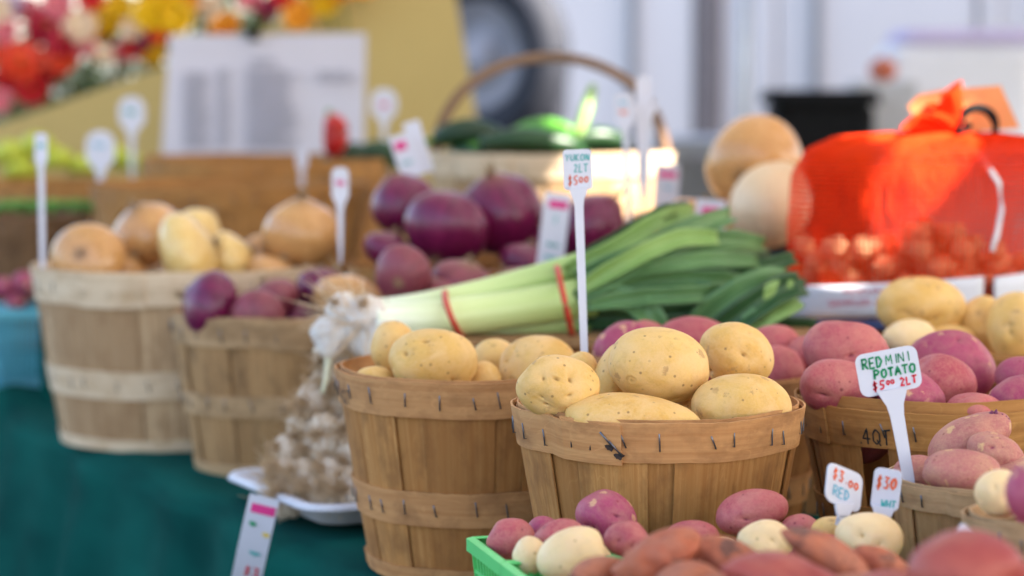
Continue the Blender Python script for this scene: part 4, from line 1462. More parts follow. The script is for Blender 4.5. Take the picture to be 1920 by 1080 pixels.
tray()
GBULB = [onion_mesh('bulb', M['garlic'], 20 + k, squash=0.78, neck=0.55, lobes=0.16, nu=54) for k in range(3)]
GBULB2 = [onion_mesh('bulb', M['garlic2'], 20 + k, squash=0.78, neck=0.55, lobes=0.16, nu=54) for k in range(3)]
GROOT, GSTEM = [], []
for k in range(3):
    t = MB()
    tuft(t, (0, 0, -0.60), (0, 0, -1), 1.15, 150, 0.75, 0.046, 50 + k, 0.7)
    GROOT.append(t.mesh('roots', M['root'], True))
    t = MB()
    t.tube([(0, 0, 0.95), (0.05, 0, 1.5), (0.12, 0.05, 2.3), (0.1, 0.1, 3.0)], [0.20, 0.17, 0.14, 0.12], 8)
    GSTEM.append(t.mesh('stem', M['gstem'], True))
for (bx_, by_, bz_) in [(-0.115 + 0.04 * (i % 3), 2.56 + 0.035 * (i // 3 % 3), 0.028 + 0.040 * (i // 9)) for i in range(36)]:
    e = empty('garlic_bulb', (bx_ + (0.006 if int(bz_ * 100) % 2 else -0.006), by_, bz_), 'dry garlic bulb at the back of the pile, behind the basket of yellow potatoes', 'garlic', 'garlic bulbs heaped on the foam tray')
    e.scale = (0.021, 0.021, 0.021)
    e.rotation_euler = (bx_ * 90, by_ * 70, bz_ * 50)
    link('bulb', GBULB[int(bx_ * 1000) % 3], e)
    if bz_ < 0.14:
        link('stem', GSTEM[0], e)
gpos = []
rs = random.Random(5)
rowsg = [(932, [560, 605, 650, 690], 2.50), (895, [548, 592, 636, 680], 2.52), (850, [556, 600, 645, 690], 2.54), (806, [588, 628, 672], 2.55), (762, [600, 640, 680], 2.56),
         (718, [612, 650, 690], 2.57), (668, [634, 676, 712], 2.58), (625, [628, 670, 715], 2.57), (584, [655, 700], 2.56)]
nice = ['garlic bulb']
where = ['at the foot of the pile', 'in the second row of the pile', 'in the third row up', 'in the fourth row up', 'in the middle of the pile', 'just above the middle', 'in the upper part of the pile', 'near the top beside the leeks', 'on top of the pile']
side = ['at the left', 'left of centre', 'right of centre', 'against the potato basket']
for ri, (yy, xs, dd) in enumerate(rowsg):
    for ci, xx in enumerate(xs):
        k = rs.randrange(3)
        dj = dd - 0.05 * (ci / 3) * (1 if ri < 5 else 0.3) + rs.uniform(-.01, .01)
        px_ = xx - (22 if ri < 4 else 8) + rs.uniform(-10, 10)
        py_ = yy + rs.uniform(-8, 8)
        up = ri >= 7
        kind_ = 'clean white garlic bulb' if up else ('root-ended dry garlic bulb' if ri > 2 else 'shaggy rooted garlic bulb')
        e = empty('garlic_bulb', PT(px_, py_, dj), f'{kind_} {where[ri]}, {side[ci if len(xs) > 3 else [0, 2, 3][ci] if len(xs) == 3 else [0, 3][ci]]}', 'garlic', 'garlic bulbs heaped on the foam tray')
        s_ = (0.0195 if not up else 0.0225) * rs.uniform(0.78, 1.2)
        e.scale = (s_, s_, s_)
        if up:
            e.rotation_euler = (math.radians(rs.uniform(-60, -30)), math.radians(rs.uniform(120, 170)), 0) if ri == 8 else (math.radians(rs.uniform(130, 170)), math.radians(rs.uniform(-20, 30)), 0)
        else:
            # root ends turned to the viewer and to the left
            dirv = Vector((-0.55 + rs.uniform(-.5, .5), -0.9, rs.uniform(0.15, .6) if ri < 2 else rs.uniform(-.5, .35))).normalized()
            e.rotation_euler = (-dirv).to_track_quat('Z', 'Y').to_euler()
        link('bulb', (GBULB2 if up else GBULB)[k], e)
        rt_ = link('roots', GROOT[k], e, kind='stuff')
        if up:
            rt_.scale = (0.5, 0.5, 0.8)
        elif rs.random() < 0.4:
            rt_.scale = (0.7, 0.7, 0.9)
        link('stem', GSTEM[k], e)

# ---- leeks
lk_d = 2.63
crl = empty('wooden_crate', (0.13, 2.63, 0), 'upturned wooden crate hidden under the leeks', 'crate')
for k in range(4):
    b = MB()
    b.box((0, -0.062 + k * 0.041, 0.184), (0.40, 0.038, 0.008))
    b.build('slat', M['greywood'], crl)
for x_ in (-0.19, 0.19):
    b = MB()
    b.box((x_, 0, 0.090), (0.014, 0.16, 0.179))
    b.build('end_board', M['greywood'], crl)


def leek_tube(pts, rad, n=18, name='shank'):
    V, uv, al = [], [], []
    pts = [Vector(p) for p in pts]
    # resample smoothly
    N = 26
    cp = []
    for i in range(N):
        t = i / (N - 1) * (len(pts) - 1)
        k = min(int(t), len(pts) - 2)
        f = t - k
        p0, p1, p2, p3 = pts[max(k - 1, 0)], pts[k], pts[k + 1], pts[min(k + 2, len(pts) - 1)]
        cp.append(0.5 * ((2 * p1) + (p2 - p0) * f + (2 * p0 - 5 * p1 + 4 * p2 - p3) * f * f + (3 * p1 - p0 - 3 * p2 + p3) * f ** 3))
    for i, p in enumerate(cp):
        t = (cp[min(i + 1, N - 1)] - cp[max(i - 1, 0)]).normalized()
        x = t.cross(Vector((0, 0, 1))).normalized()
        y = x.cross(t)
        s = i / (N - 1)
        r = rad * (1.0 + 0.32 * math.exp(-((s - 0.03) / 0.06) ** 2) + 0.25 * max(0, s - 0.6))
        if i == 0:
            r *= 0.5
        for k in range(n):
            a = 2 * math.pi * k / n
            lay = 1 + 0.035 * (1 if math.sin(a * 3 + 1) > 0.6 else 0) * min(1, s * 3)
            V.append(p + (x * math.cos(a) + y * math.sin(a)) * r * lay)
            uv.append((k / n, s))
            al.append(s)
    F = [(i * n + k, i * n + (k + 1) % n, (i + 1) * n + (k + 1) % n, (i + 1) * n + k) for i in range(N - 1) for k in range(n)]
    return mesh_np(name, [tuple(v) for v in V], F, M['shank'], uv=uv, attr={'along': al}), cp


def blade(pts, wpx, d, fold, mat, parent, tip=0.35, twist=0.0, seed=0):
    """a folded leek leaf through photo points (px, py, d)"""
    P_ = [PT(*p) for p in pts]
    N = 16
    cp = []
    for i in range(N):
        t = i / (N - 1) * (len(P_) - 1)
        k = min(int(t), len(P_) - 2)
        f = t - k
        p0, p1, p2, p3 = P_[max(k - 1, 0)], P_[k], P_[k + 1], P_[min(k + 2, len(P_) - 1)]
        cp.append(0.5 * ((2 * p1) + (p2 - p0) * f + (2 * p0 - 5 * p1 + 4 * p2 - p3) * f * f + (3 * p1 - p0 - 3 * p2 + p3) * f ** 3))
    wd = SZ(wpx, d) / 2 * 0.84
    fold *= 1.5
    tip = max(tip, 0.7)
    nc = 7
    rows, uv = [[] for _ in range(nc)], [[] for _ in range(nc)]
    L = 0
    for i, p in enumerate(cp):
        t = (cp[min(i + 1, N - 1)] - cp[max(i - 1, 0)]).normalized()
        if i:
            L += (p - cp[i - 1]).length
        s = i / (N - 1)
        out = Vector((0, -1, 0.35)).normalized()
        x = t.cross(out).normalized()
        tw = twist * s
        x = Matrix.Rotation(tw, 3, t) @ x
        nrm = x.cross(t).normalized()
        wv = wd * (min(1, 0.55 + s * 2.2)) * (1 - (1 - tip) * max(0, (s - 0.72) / 0.28) ** 1.4)
        for c in range(nc):
            q = c / (nc - 1) * 2 - 1
            rows[c].append(p + x * q * wv + nrm * (abs(q) ** 1.3) * wv * fold * (1 if q < 0 else 1) + nrm * 0.0012 * math.sin(i * 1.7 + c + seed))
            uv[c].append((c / (nc - 1), L * 4))
    m = MB()
    m.grid(rows, thick=0.0009, uv=uv)
    return m.build('leaf', M[mat], parent, smooth=True)


leeks = [
    ('thick pale leek lying lowest in the front of the bundle', [(690, 606, 2.55), (800, 600, 2.57), (960, 580, 2.60), (1110, 556, 2.63)], 0.0205,
     [([(1080, 560, 2.60), (1180, 500, 2.61), (1290, 440, 2.64), (1370, 405, 2.70)], 50, .5, 'leekleaf'),
      ([(1090, 570, 2.60), (1160, 562, 2.60), (1215, 590, 2.58), (1240, 640, 2.58)], 54, .5, 'leekleaf'),
      ([(1100, 560, 2.62), (1220, 532, 2.62), (1330, 528, 2.63), (1420, 540, 2.66)], 44, .6, 'leekleaf'),
      ([(1120, 575, 2.64), (1240, 560, 2.64), (1320, 548, 2.62), (1350, 570, 2.60)], 40, .6, 'leekleaf')]),
    ('slim yellowish leek along the top of the bundle', [(680, 590, 2.60), (800, 572, 2.62), (940, 540, 2.64), (1090, 500, 2.66)], 0.0150,
     [([(1060, 510, 2.64), (1150, 470, 2.64), (1230, 420, 2.68), (1300, 396, 2.74)], 42, .5, 'leekleaf2'),
      ([(1080, 520, 2.62), (1190, 480, 2.62), (1290, 430, 2.66), (1340, 425, 2.72)], 40, .55, 'leekleaf'),
      ([(1090, 530, 2.64), (1230, 490, 2.64), (1350, 455, 2.68), (1432, 462, 2.74)], 48, .5, 'leekleaf')]),
    ('green leek at the bottom of the bundle above the potatoes', [(720, 640, 2.62), (850, 632, 2.62), (980, 616, 2.63), (1110, 596, 2.65)], 0.0145,
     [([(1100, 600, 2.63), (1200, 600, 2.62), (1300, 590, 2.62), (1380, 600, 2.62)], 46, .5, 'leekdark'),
      ([(1290, 640, 2.60), (1360, 580, 2.58), (1420, 545, 2.58), (1470, 535, 2.60)], 86, .35, 'leekleaf'),
      ([(1330, 650, 2.58), (1400, 600, 2.57), (1450, 570, 2.57), (1492, 555, 2.58)], 84, .4, 'leekleaf2'),
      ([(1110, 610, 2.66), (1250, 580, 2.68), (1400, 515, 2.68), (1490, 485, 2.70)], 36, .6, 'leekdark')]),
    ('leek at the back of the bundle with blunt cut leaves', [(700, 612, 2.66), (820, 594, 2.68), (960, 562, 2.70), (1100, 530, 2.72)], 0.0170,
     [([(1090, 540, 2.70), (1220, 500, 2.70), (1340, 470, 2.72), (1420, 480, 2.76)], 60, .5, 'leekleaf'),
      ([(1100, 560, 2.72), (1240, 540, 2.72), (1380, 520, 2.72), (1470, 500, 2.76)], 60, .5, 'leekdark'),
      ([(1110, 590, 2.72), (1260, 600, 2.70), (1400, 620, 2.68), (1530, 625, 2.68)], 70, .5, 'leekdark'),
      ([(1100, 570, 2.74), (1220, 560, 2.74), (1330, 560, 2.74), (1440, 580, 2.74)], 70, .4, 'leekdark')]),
]
EXTRA = [
    [([(1085, 545, 2.60), (1180, 490, 2.60), (1270, 450, 2.62), (1345, 448, 2.64)], 40, .5, 'leekleaf2'), ([(1100, 575, 2.58), (1200, 560, 2.58), (1290, 556, 2.58), (1360, 548, 2.60)], 36, .6, 'leekleaf')],
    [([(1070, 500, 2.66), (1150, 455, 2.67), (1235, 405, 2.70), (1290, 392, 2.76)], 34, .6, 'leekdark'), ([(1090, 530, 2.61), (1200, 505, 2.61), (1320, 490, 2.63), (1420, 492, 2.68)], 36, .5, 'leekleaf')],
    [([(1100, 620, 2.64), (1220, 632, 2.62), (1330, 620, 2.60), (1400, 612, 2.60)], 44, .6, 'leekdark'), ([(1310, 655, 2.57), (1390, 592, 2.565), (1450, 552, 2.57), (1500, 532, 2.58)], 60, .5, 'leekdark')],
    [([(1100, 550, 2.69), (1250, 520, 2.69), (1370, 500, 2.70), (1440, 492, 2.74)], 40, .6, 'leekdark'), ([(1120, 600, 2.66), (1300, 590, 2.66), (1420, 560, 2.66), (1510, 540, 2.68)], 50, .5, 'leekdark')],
]
for k, (lb, pts, rad, leaves) in enumerate(leeks):
    leaves = leaves + EXTRA[k]
    e = empty('leek', (0, 0, 0), lb, 'leek', 'leeks in the bound bundle')
    me, cp = leek_tube([PT(*p) for p in pts], rad)
    link('shank', me, e)
    t = MB()
    tuft(t, cp[0] + (cp[0] - cp[1]).normalized() * 0.002, cp[0] - cp[2], 0.045, 90, 0.6, 0.0011, 90 + k, 0.9)
    t.build('roots', M['root'], e, kind='stuff')
    for q, (lp, wpx, fold, mt) in enumerate(leaves):
        blade(lp, wpx, 2.63, fold, mt, e, tip=0.8 if k == 3 or q % 2 else 0.45, seed=q)


def rubber(label, top, bot, d0, d1):
    a, b = PT(*top, d0), PT(*bot, d0)
    c = (a + b) / 2
    hh = (a - b).length / 2
    ax = (a - b).normalized()
    dp = Vector((0, 1, 0))
    pts = [c + Vector((0, 0.045, 0)) + ax * hh * math.cos(t) - dp * d1 * math.sin(t) for t in [2 * math.pi * k / 40 for k in range(41)]]
    m = MB()
    m.tube(pts, 0.0032, 8, cap=False)
    o = m.build('rubber_band', M['band'], None, smooth=True)
    tag(o, label, 'rubber band', 'red rubber bands round the leeks')


rubber('red rubber band round the pale lower part of the leeks', (832, 556), (866, 634), 2.56, 0.070)
rubber('red rubber band round the greener part of the leeks beside the tall pick', (1046, 508), (1074, 634), 2.58, 0.080)

# ---- onions
GY = 'yellow onions in the pale basket'
onion('yonion', 166, 486, 142, 3.05, 'yellow onion with dark root end at the left rim of the pale basket', 104, (-110, -30), seed=1, group=GY)
onion('yonion', 278, 440, 132, 3.14, 'brownish yellow onion behind the cut looking pale one', 120, (20, -20), seed=2, group=GY)
onion('paleonion', 352, 478, 160, 3.04, 'pale peeled yellow onion in the middle of the pale basket', 104, (0, 70), seed=3, group=GY)
onion('paleonion', 372, 432, 92, 3.16, 'light papery onion behind the peeled one', 84, (0, 40), seed=4, group=GY)
onion('paleonion', 430, 486, 110, 3.08, 'papery onion with a white neck right of the peeled one', 84, (0, 60), seed=5, group=GY)
onion('yonion', 567, 440, 146, 3.12, 'big round golden onion at the right of the pale basket', 134, (8, 0), seed=0, group=GY)
onion('yonion', 492, 470, 70, 3.16, 'small orange onion left of the big round golden one', 62, (0, 30), seed=1, group=GY)
onion('yonion', 515, 518, 110, 3.06, 'onion low at the front rim of the pale basket', 70, (0, 30), seed=2, group=GY)
onion('yonion', 230, 520, 110, 3.10, 'onion deep in the pale basket behind the rim', 90, (0, 30), seed=2, group=GY)
onion('yonion', 400, 525, 120, 3.12, 'onion deep in the middle of the pale basket', 90, (0, 30), seed=1, group=GY)
GR = 'red onions in the brown basket'
onion('ronion', 394, 570, 130, 2.81, 'glossy purple onion at the left rim of the brown basket', 104, (10, -70), seed=1, group=GR)
onion('ronion2', 484, 596, 108, 2.79, 'pink onion with torn pale skin at the front of the brown basket', 84, (-80, 10), seed=2, group=GR)
onion('ronion2', 514, 562, 96, 2.88, 'dry reddish onion behind the torn pink one', 76, (0, -30), seed=0, group=GR)
onion('ronion', 606, 548, 112, 2.93, 'purple onion at the back right of the brown basket', 92, (0, 30), seed=1, group=GR)
onion('yonion', 654, 560, 132, 2.86, 'single golden onion among the red ones, above the garlic', 90, (-20, 10), seed=2, group=GR)
onion('ronion', 440, 610, 110, 2.9, 'purple onion deep in the brown basket', 90, (0, 30), seed=1, group=GR)
onion('ronion', 560, 610, 110, 2.9, 'purple onion deep at the right of the brown basket', 90, (0, 30), seed=2, group=GR)
GM = 'dry red onions behind the leeks'
onion('ronion2', 756, 514, 112, 2.80, 'shaggy red onion with dry roots above the garlic end of the leeks', 96, (-70, 30), seed=1, group=GM)
onion('ronion2', 868, 530, 120, 2.84, 'dry red onion with a pointed neck above the pale leeks', 84, (10, 20), seed=2, group=GM)
onion('ronion2', 962, 540, 100, 2.84, 'pinkish red onion low behind the leeks', 74, (0, -30), seed=0, group=GM)
onion('ronion2', 820, 560, 100, 2.82, 'red onion low between the shaggy one and the leeks', 80, (0, -30), seed=0, group=GM)
GO = 'giant red onions'
onion('ronion', 756, 384, 126, 3.16, 'giant red onion at the left, deepest purple', 118, (5, -20), seed=1, group=GO)
onion('ronion', 838, 428, 160, 3.05, 'giant shiny magenta onion at the front of its basket', 142, (-30, 20), seed=2, group=GO)
onion('ronion', 940, 402, 160, 3.14, 'giant dark purple onion in the middle', 160, (20, -15), seed=0, group=GO)
onion('ronion', 1108, 428, 126, 3.10, 'giant red onion behind the stake of the tall pick', 144, (0, 40), seed=1, group=GO)
onion('ronion', 986, 492, 100, 3.03, 'smaller red onion at the foot of the giant ones', 70, (0, 20), seed=2, group=GO)
onion('ronion', 730, 470, 100, 3.05, 'red onion at the left rim below the deepest purple one', 70, (0, 20), seed=2, group=GO)
onion('ronion', 1040, 470, 110, 3.12, 'red onion behind the strip tag', 90, (0, 20), seed=0, group=GO)
onion('yonion', 1416, 308, 186, 3.22, 'giant tan onion with a scarred root, highest of all', 174, (-62, 58), seed=1, neck=0.1)
potato('white', 1446, 384, 150, 172, 3.10, 'smooth pale squash leaning in front of the giant tan onion', 34, 0.03, 160, 1, name='squash', cat='squash')
bpy.data.objects['squash'].data.materials[0] = plain('pale_squash_skin', (0.72, 0.50, 0.30), 0.4, var=0.06, scale=8)
GS = 'tan onions beside the giant one'
onion('yonion', 1300, 418, 110, 3.18, 'orange tan onion beside the small white card', 90, (0, 30), seed=2, group=GS)
onion('yonion', 1368, 440, 110, 3.20, 'orange tan onion under the giant one', 100, (0, 50), seed=0, group=GS)
onion('yonion', 1215, 440, 110, 3.28, 'tan onion at the left of its basket, right of the giant red ones', 90, (0, 30), seed=1, group=GS)

fillb(BL1, 0.224, 'yonion', 0.090, 'yellow onion lying below the rim of the pale basket', 'onion', 'onion', GY, drop=0.006)
fillb(BL2, 0.187, 'ronion', 0.066, 'red onion lying below the rim of the brown basket', 'onion', 'onion', GR, drop=0.004)
fillb(BM, 0.178, 'ronion2', 0.064, 'dry red onion lying below the rim of the basket behind the leeks', 'onion', 'onion', GM, drop=0.004)
fillb(BRO, 0.222, 'ronion', 0.090, 'red onion lying below the rim, under the giant ones', 'onion', 'onion', GO, drop=0.006)
fillb(BSO, 0.200, 'yonion', 0.085, 'tan onion lying below the rim, under the giant one', 'onion', 'onion', GS, drop=0.006)

# ---- courgettes, beans, peppers at the back
def fruit(name, kind, pts, rad, label, cat, group, n=12):
    P_ = [PT(*p) for p in pts]
    N = 10
    cp = [P_[0].lerp(P_[-1], i / (N - 1)) + (P_[len(P_) // 2] - P_[0].lerp(P_[-1], 0.5)) * math.sin(math.pi * i / (N - 1)) for i in range(N)]
    e = empty(name, cp[0], label, cat, group)
    if name == 'courgette':
        rad *= 0.82
    m = MB()
    m.tube([c - cp[0] for c in cp], [rad * max(0.25, math.sin(math.pi * (0.08 + 0.84 * i / (N - 1))) ** 0.45) for i in range(N)], n)
    m.build('flesh', M[kind], e, smooth=True)
    m = MB()
    dr = (cp[0] - cp[1]).normalized()
    m.tube([Vector((0, 0, 0)), dr * rad * 0.9], [rad * 0.3, rad * 0.22], 7)
    m.build('stalk', M['pod'], e, smooth=True)
    return e


GC = 'courgettes in the handled basket'
for k, (pts, rad, kd, lb) in enumerate([
    ([(815, 262, 3.66), (880, 248, 3.66), (950, 262, 3.68)], 0.026, 'darkgreen', 'dark green courgette at the left of the handled basket'),
    ([(900, 270, 3.60), (990, 262, 3.60), (1090, 276, 3.62)], 0.022, 'darkgreen', 'dark green courgette lying along the front rim of the handled basket'),
    ([(960, 252, 3.70), (1020, 240, 3.68), (1075, 250, 3.66)], 0.020, 'pod', 'bright green courgette in the middle of the handled basket'),
    ([(1060, 266, 3.68), (1120, 256, 3.70), (1175, 268, 3.72)], 0.020, 'darkgreen', 'dark green courgette at the right of the handled basket'),
    ([(1082, 258, 3.66), (1098, 210, 3.68), (1112, 160, 3.70)], 0.012, 'leekleaf2', 'pale green stalk standing up in the handled basket'),
    ([(850, 290, 3.66), (950, 290, 3.62), (1100, 292, 3.66)], 0.026, 'darkgreen', 'dark green courgette underneath the others'),
    ([(830, 300, 3.76), (950, 284, 3.80), (1200, 290, 3.76)], 0.026, 'darkgreen', 'dark green courgette at the back of the handled basket')]):
    fruit('courgette', kd, pts, rad, lb, 'courgette', GC)
GPp = 'lime yellow peppers at the far left'
for k, (x, y, s_) in enumerate(((20, 290, 60), (70, 275, 56), (110, 300, 50), (215, 296, 50), (160, 312, 44), (40, 318, 50), (245, 305, 40))):
    lb = ['lime pepper at the photo edge', 'taller lime pepper behind the thin pick', 'greenish pepper right of the thin pick', 'lime pepper right of the round pick', 'pepper behind the foot of the round pick', 'lime pepper low at the basket rim', 'small lime pepper at the right end of its basket'][k]
    fruit('pepper', 'lime', [(x - s_ * 0.5, y + 6, 4.66), (x, y - 4, 4.64), (x + s_ * 0.5, y + 8, 4.66)], SZ(s_, 4.6) * 0.42, lb, 'pepper', GPp)
for k in range(10):
    x = -10 + k * 18
    lb = f'{["short", "long", "curved", "straight", "bent"][k % 5]} green bean {"near the left edge" if k < 5 else "near the thin pick"} of the dark brown basket'
    fruit('green_bean', 'pod', [(x, 398 - (k % 3) * 9, 4.18 + 0.01 * k), (x + 18, 384, 4.18 + 0.01 * k), (x + 42, 394 - (k % 2) * 12, 4.18 + 0.01 * k)], 0.009, lb, 'green bean', 'green beans in the dark brown basket', n=8)
fruit('pepper', 'redpep', [(622, 222, 4.1), (630, 250, 4.08), (622, 292, 4.08)], 0.022, 'single dark red pepper standing in front of the white price list', 'pepper', None)
for k, (x, y) in ((3, (660, 306)), (4, (710, 302))):
    fruit('pepper', 'darkgreen' if k in (3, 4) else 'yonion', [(x - 45, y, 4.18), (x, y - 12, 4.16), (x + 45, y + 2, 4.18)], 0.026,
          ['brown orange pepper at the left of the back basket', 'brown orange pepper lying in the middle of the back basket', 'brown orange pepper just left of the red one', 'dark green pepper right under the red one',
           'dark green pepper at the right rim of the back basket', 'brown orange pepper below the red one'][k], 'pepper', 'peppers lying in the back basket')

# ---- turquoise berry boxes with radishes
for k, (px_, lb) in enumerate(((48, 'turquoise berry basket touching the big onion basket'), (-70, 'turquoise berry basket at the very left edge'))):
    p = PT(px_, 700, 3.62)
    berry_basket(lb, p.x, p.y, 0.125, 0.125, 0.118, 0.004, math.radians(28), M['blue_plastic'], 'turquoise berry baskets at the table edge', nb=16)
for k, (x, y, s_) in enumerate(((8, 540, 50), (48, 530, 52), (80, 548, 40), (30, 565, 40))):
    potato('magenta', x, y, s_, s_ * 0.85, 3.60, ['pink potato at the photo edge in the turquoise baskets', 'darker pink potato beside the big onion basket', 'pink potato touching the thin pick', 'pink potato low in the turquoise basket'][k], 0, 0.05, 170 + k, 2, lvl=4, group='small pink potatoes in the turquoise baskets')

# ---- orange net bag with pearl onions
def netbag():
    ctr = PT(1712, 596, 2.86)
    e = empty('net_bag', ctr, 'orange net bag of pearl onions with a white paper label and an orange card', 'net bag')
    a_, b_ = 0.152, 0.115
    neck = PT(1795, 250, 2.86) - ctr
    nu_, nv_ = 96, 46
    V, uv = [], []
    prof = [(0.0, 0.55), (0.06, 0.86), (0.18, 0.98), (0.35, 1.0), (0.50, 0.985), (0.66, 0.92), (0.79, 0.76), (0.91, 0.45), (0.975, 0.30), (1.0, 0.075)]
    H = neck.z
    rs2 = np.random.RandomState(4)
    fph = rs2.rand(5) * 6.28
    for j in range(nv_ + 1):
        t = j / nv_
        for q in range(len(prof) - 1):
            if prof[q][0] <= t <= prof[q + 1][0]:
                f = (t - prof[q][0]) / (prof[q + 1][0] - prof[q][0])
                f = f * f * (3 - 2 * f) if q > 0 else f
                r = prof[q][1] + (prof[q + 1][1] - prof[q][1]) * f
        tt = t
        # height: the shoulders are broad and lie low, the gathered middle rises
        z = H * (0.98 * math.sin(min(1, tt / 0.90) * math.pi / 2) ** 1.1 + (0.02 * max(0, (tt - 0.80) / 0.2) ** 1.3))
        sh = max(0, (tt - 0.55) / 0.45) ** 1.6
        for i in range(nu_ + 1):
            a = 2 * math.pi * i / nu_
            fold = 1 + 0.13 * sh * math.sin(9 * a + fph[0] + 2 * tt) + 0.09 * sh * math.sin(17 * a + fph[1]) + 0.012 * math.sin(13 * a + 9 * tt) + 0.025 * math.sin(3 * a + fph[2] + tt * 3)
            x = math.cos(a) * r * a_ * fold
            y = math.sin(a) * r * b_ * fold
            zz = z + 0.010 * sh * math.sin(9 * a + 1 + fph[0]) * r
            V.append((x + neck.x * sh, y + neck.y * sh, zz))
            uv.append((i / nu_, t))
    n1 = nu_ + 1
    F = [(j * n1 + i, j * n1 + i + 1, (j + 1) * n1 + i + 1, (j + 1) * n1 + i) for j in range(nv_) for i in range(nu_)]
    link('net', mesh_np('net', V, F, M['net'], uv=uv), e)
    # ruffled tail above the tie
    tailv, tuv = [], []
    tail_end = PT(1742, 204, 2.83) - ctr
    for j in range(13):
        t = j / 12
        c = neck.lerp(tail_end, t) + Vector((0, -0.006 * math.sin(t * 3), 0.004 * math.sin(t * 3.1)))
        for i in range(49):
            a = 2 * math.pi * i / 48
            r = 0.011 + 0.017 * t
            f = 1 + 0.35 * t * math.sin(6 * a + 1) + 0.2 * t * math.sin(11 * a)
            tailv.append((c.x + math.cos(a) * r * f * 0.9, c.y + math.sin(a) * r * f, c.z + math.cos(a) * r * f * 0.7 + 0.006 * t * math.sin(5 * a)))
            tuv.append((i / 48 * 0.3, 0.9 + 0.1 * t))
    F = [(j * 49 + i, j * 49 + i + 1, (j + 1) * 49 + i + 1, (j + 1) * 49 + i) for j in range(12) for i in range(48)]
    link('gathered_top', mesh_np('gathered_top', tailv, F, M['net'], uv=tuv), e)
    # black tie and grey loop
    m = MB()
    m.tube([neck + Vector((0.013 * math.cos(t), 0.013 * math.sin(t), 0.010 * math.cos(t))) for t in [k * 2 * math.pi / 20 for k in range(21)]], 0.0042, 8, cap=False)
    m.build('tie', M['black'], e, smooth=True)
    lc = PT(1832, 236, 2.84) - ctr
    m = MB()
    m.tube([lc + Vector((0.022 * math.cos(t), 0.004 * math.sin(t * 2), 0.021 * math.sin(t))) for t in [k * 2 * math.pi / 28 for k in range(29)]], 0.0036, 8, cap=False, flat=1.5)
    m.build('loop', M['black'], e, smooth=True)
    # orange card
    c = [PT(*q) - ctr for q in ((1702, 200, 2.88), (1722, 178, 2.88), (1760, 170, 2.88), (1876, 160, 2.88), (1912, 240, 2.88), (1790, 250, 2.88), (1712, 214, 2.88))]
    m = MB()
    k = len(c)
    m.add([*c, *[q + Vector((0, 0.0008, 0)) for q in c]], [tuple(range(k)), tuple(reversed(range(k, 2 * k)))] + [(i, (i + 1) % k, (i + 1) % k + k, i + k) for i in range(k)])
    oc = m.build('orange_card', M['orangetag'], e)
    m = MB()
    pc = PT(1778, 196, 2.878) - ctr
    write_strokes(m, '~~~', 0, 0, 0.013, 0.004, 0.0012, lambda x, y: (pc.x + x, pc.y - 0.001, pc.z + y + x * 0.2), seed=3)
    m.build('card_print', M['ink_black'], e)
    # drawstring seen on the front
    m = MB()
    pts = []
    for (x, y) in ((1800, 272), (1822, 296), (1838, 340), (1842, 385), (1834, 430), (1824, 462)):
        p = PT(x, y, 2.86) - ctr
        nx = (p.x - neck.x * 0.35) / (a_ * 1.06)
        yy = -b_ * math.sqrt(max(0.04, 1 - min(0.96, nx * nx))) * (0.35 + 0.65 * min(1, (462 - y + 60) / 120 if y < 330 else 1)) - 0.006
        if y < 300:
            yy = -0.05 - 0.02 * (y - 272) / 28
        pts.append((p.x, yy, p.z + yy * -0.02))
    m.tube(pts, 0.0030, 8, cap=True)
    m.build('drawstring', M['yarn'], e, smooth=True)
    # paper label wrapped round the front of the bag's foot
    def band(a0, a1, z0, z1, lift, mat, nm, wavy=0.0):
        m = MB()
        N = 30
        rows = []
        for i in range(N + 1):
            a = a0 + (a1 - a0) * i / N
            rr = []
            for j in range(5):
                z = z0 + (z1 - z0) * j / 4 + wavy * (a - a0)
                rr.append((math.cos(a) * (a_ * 1.0 + lift), math.sin(a) * (b_ * 1.0 + lift), z))
            rows.append(rr)
        m.grid(rows, thick=-0.0006 if False else 0.0006)
        return m.build(nm, mat, e, smooth=True)
    R = math.radians
    band(R(182), R(292), 0.000, 0.038, 0.010, M['foam'], 'paper_label', wavy=0.011)
    band(R(296), R(350), 0.004, 0.058, 0.014, M['foam'], 'paper_label', wavy=0.012)
    band(R(182), R(292), -0.012, 0.000, 0.008, plain('blue_print', (0.04, 0.06, 0.16), 0.6), 'printed_band', wavy=0.008)
    fm = MB()
    cu = []
    for txt, z_, size in (('PICKLING &', 0.0265, 0.0105), ('SAMPLER ONIONS', 0.0135, 0.0105)):
        fc = bpy.data.curves.new('t', 'FONT')
        fc.body = txt
        fc.size = size
        fc.align_x = 'CENTER'
        to = bpy.data.objects.new('t', fc)
        COL.objects.link(to)
        dg = bpy.context.evaluated_depsgraph_get()
        tm = bpy.data.meshes.new_from_object(to.evaluated_get(dg))
        vs = []
        for v in tm.vertices:
            a = R(246) + v.co.x * 1.15 / (a_ * 0.95)
            vs.append((math.cos(a) * (a_ + 0.0118), math.sin(a) * (b_ + 0.0118), z_ + v.co.y + 0.011 * (a - R(182))))
        fm.add(vs, [tuple(p.vertices) for p in tm.polygons])
        bpy.data.objects.remove(to)
        bpy.data.meshes.remove(tm)
    fm.build('label_lettering', M['ink_print'], e)
    return e, ctr, a_, b_


bag, bctr, ba, bb = netbag()
m = MB()
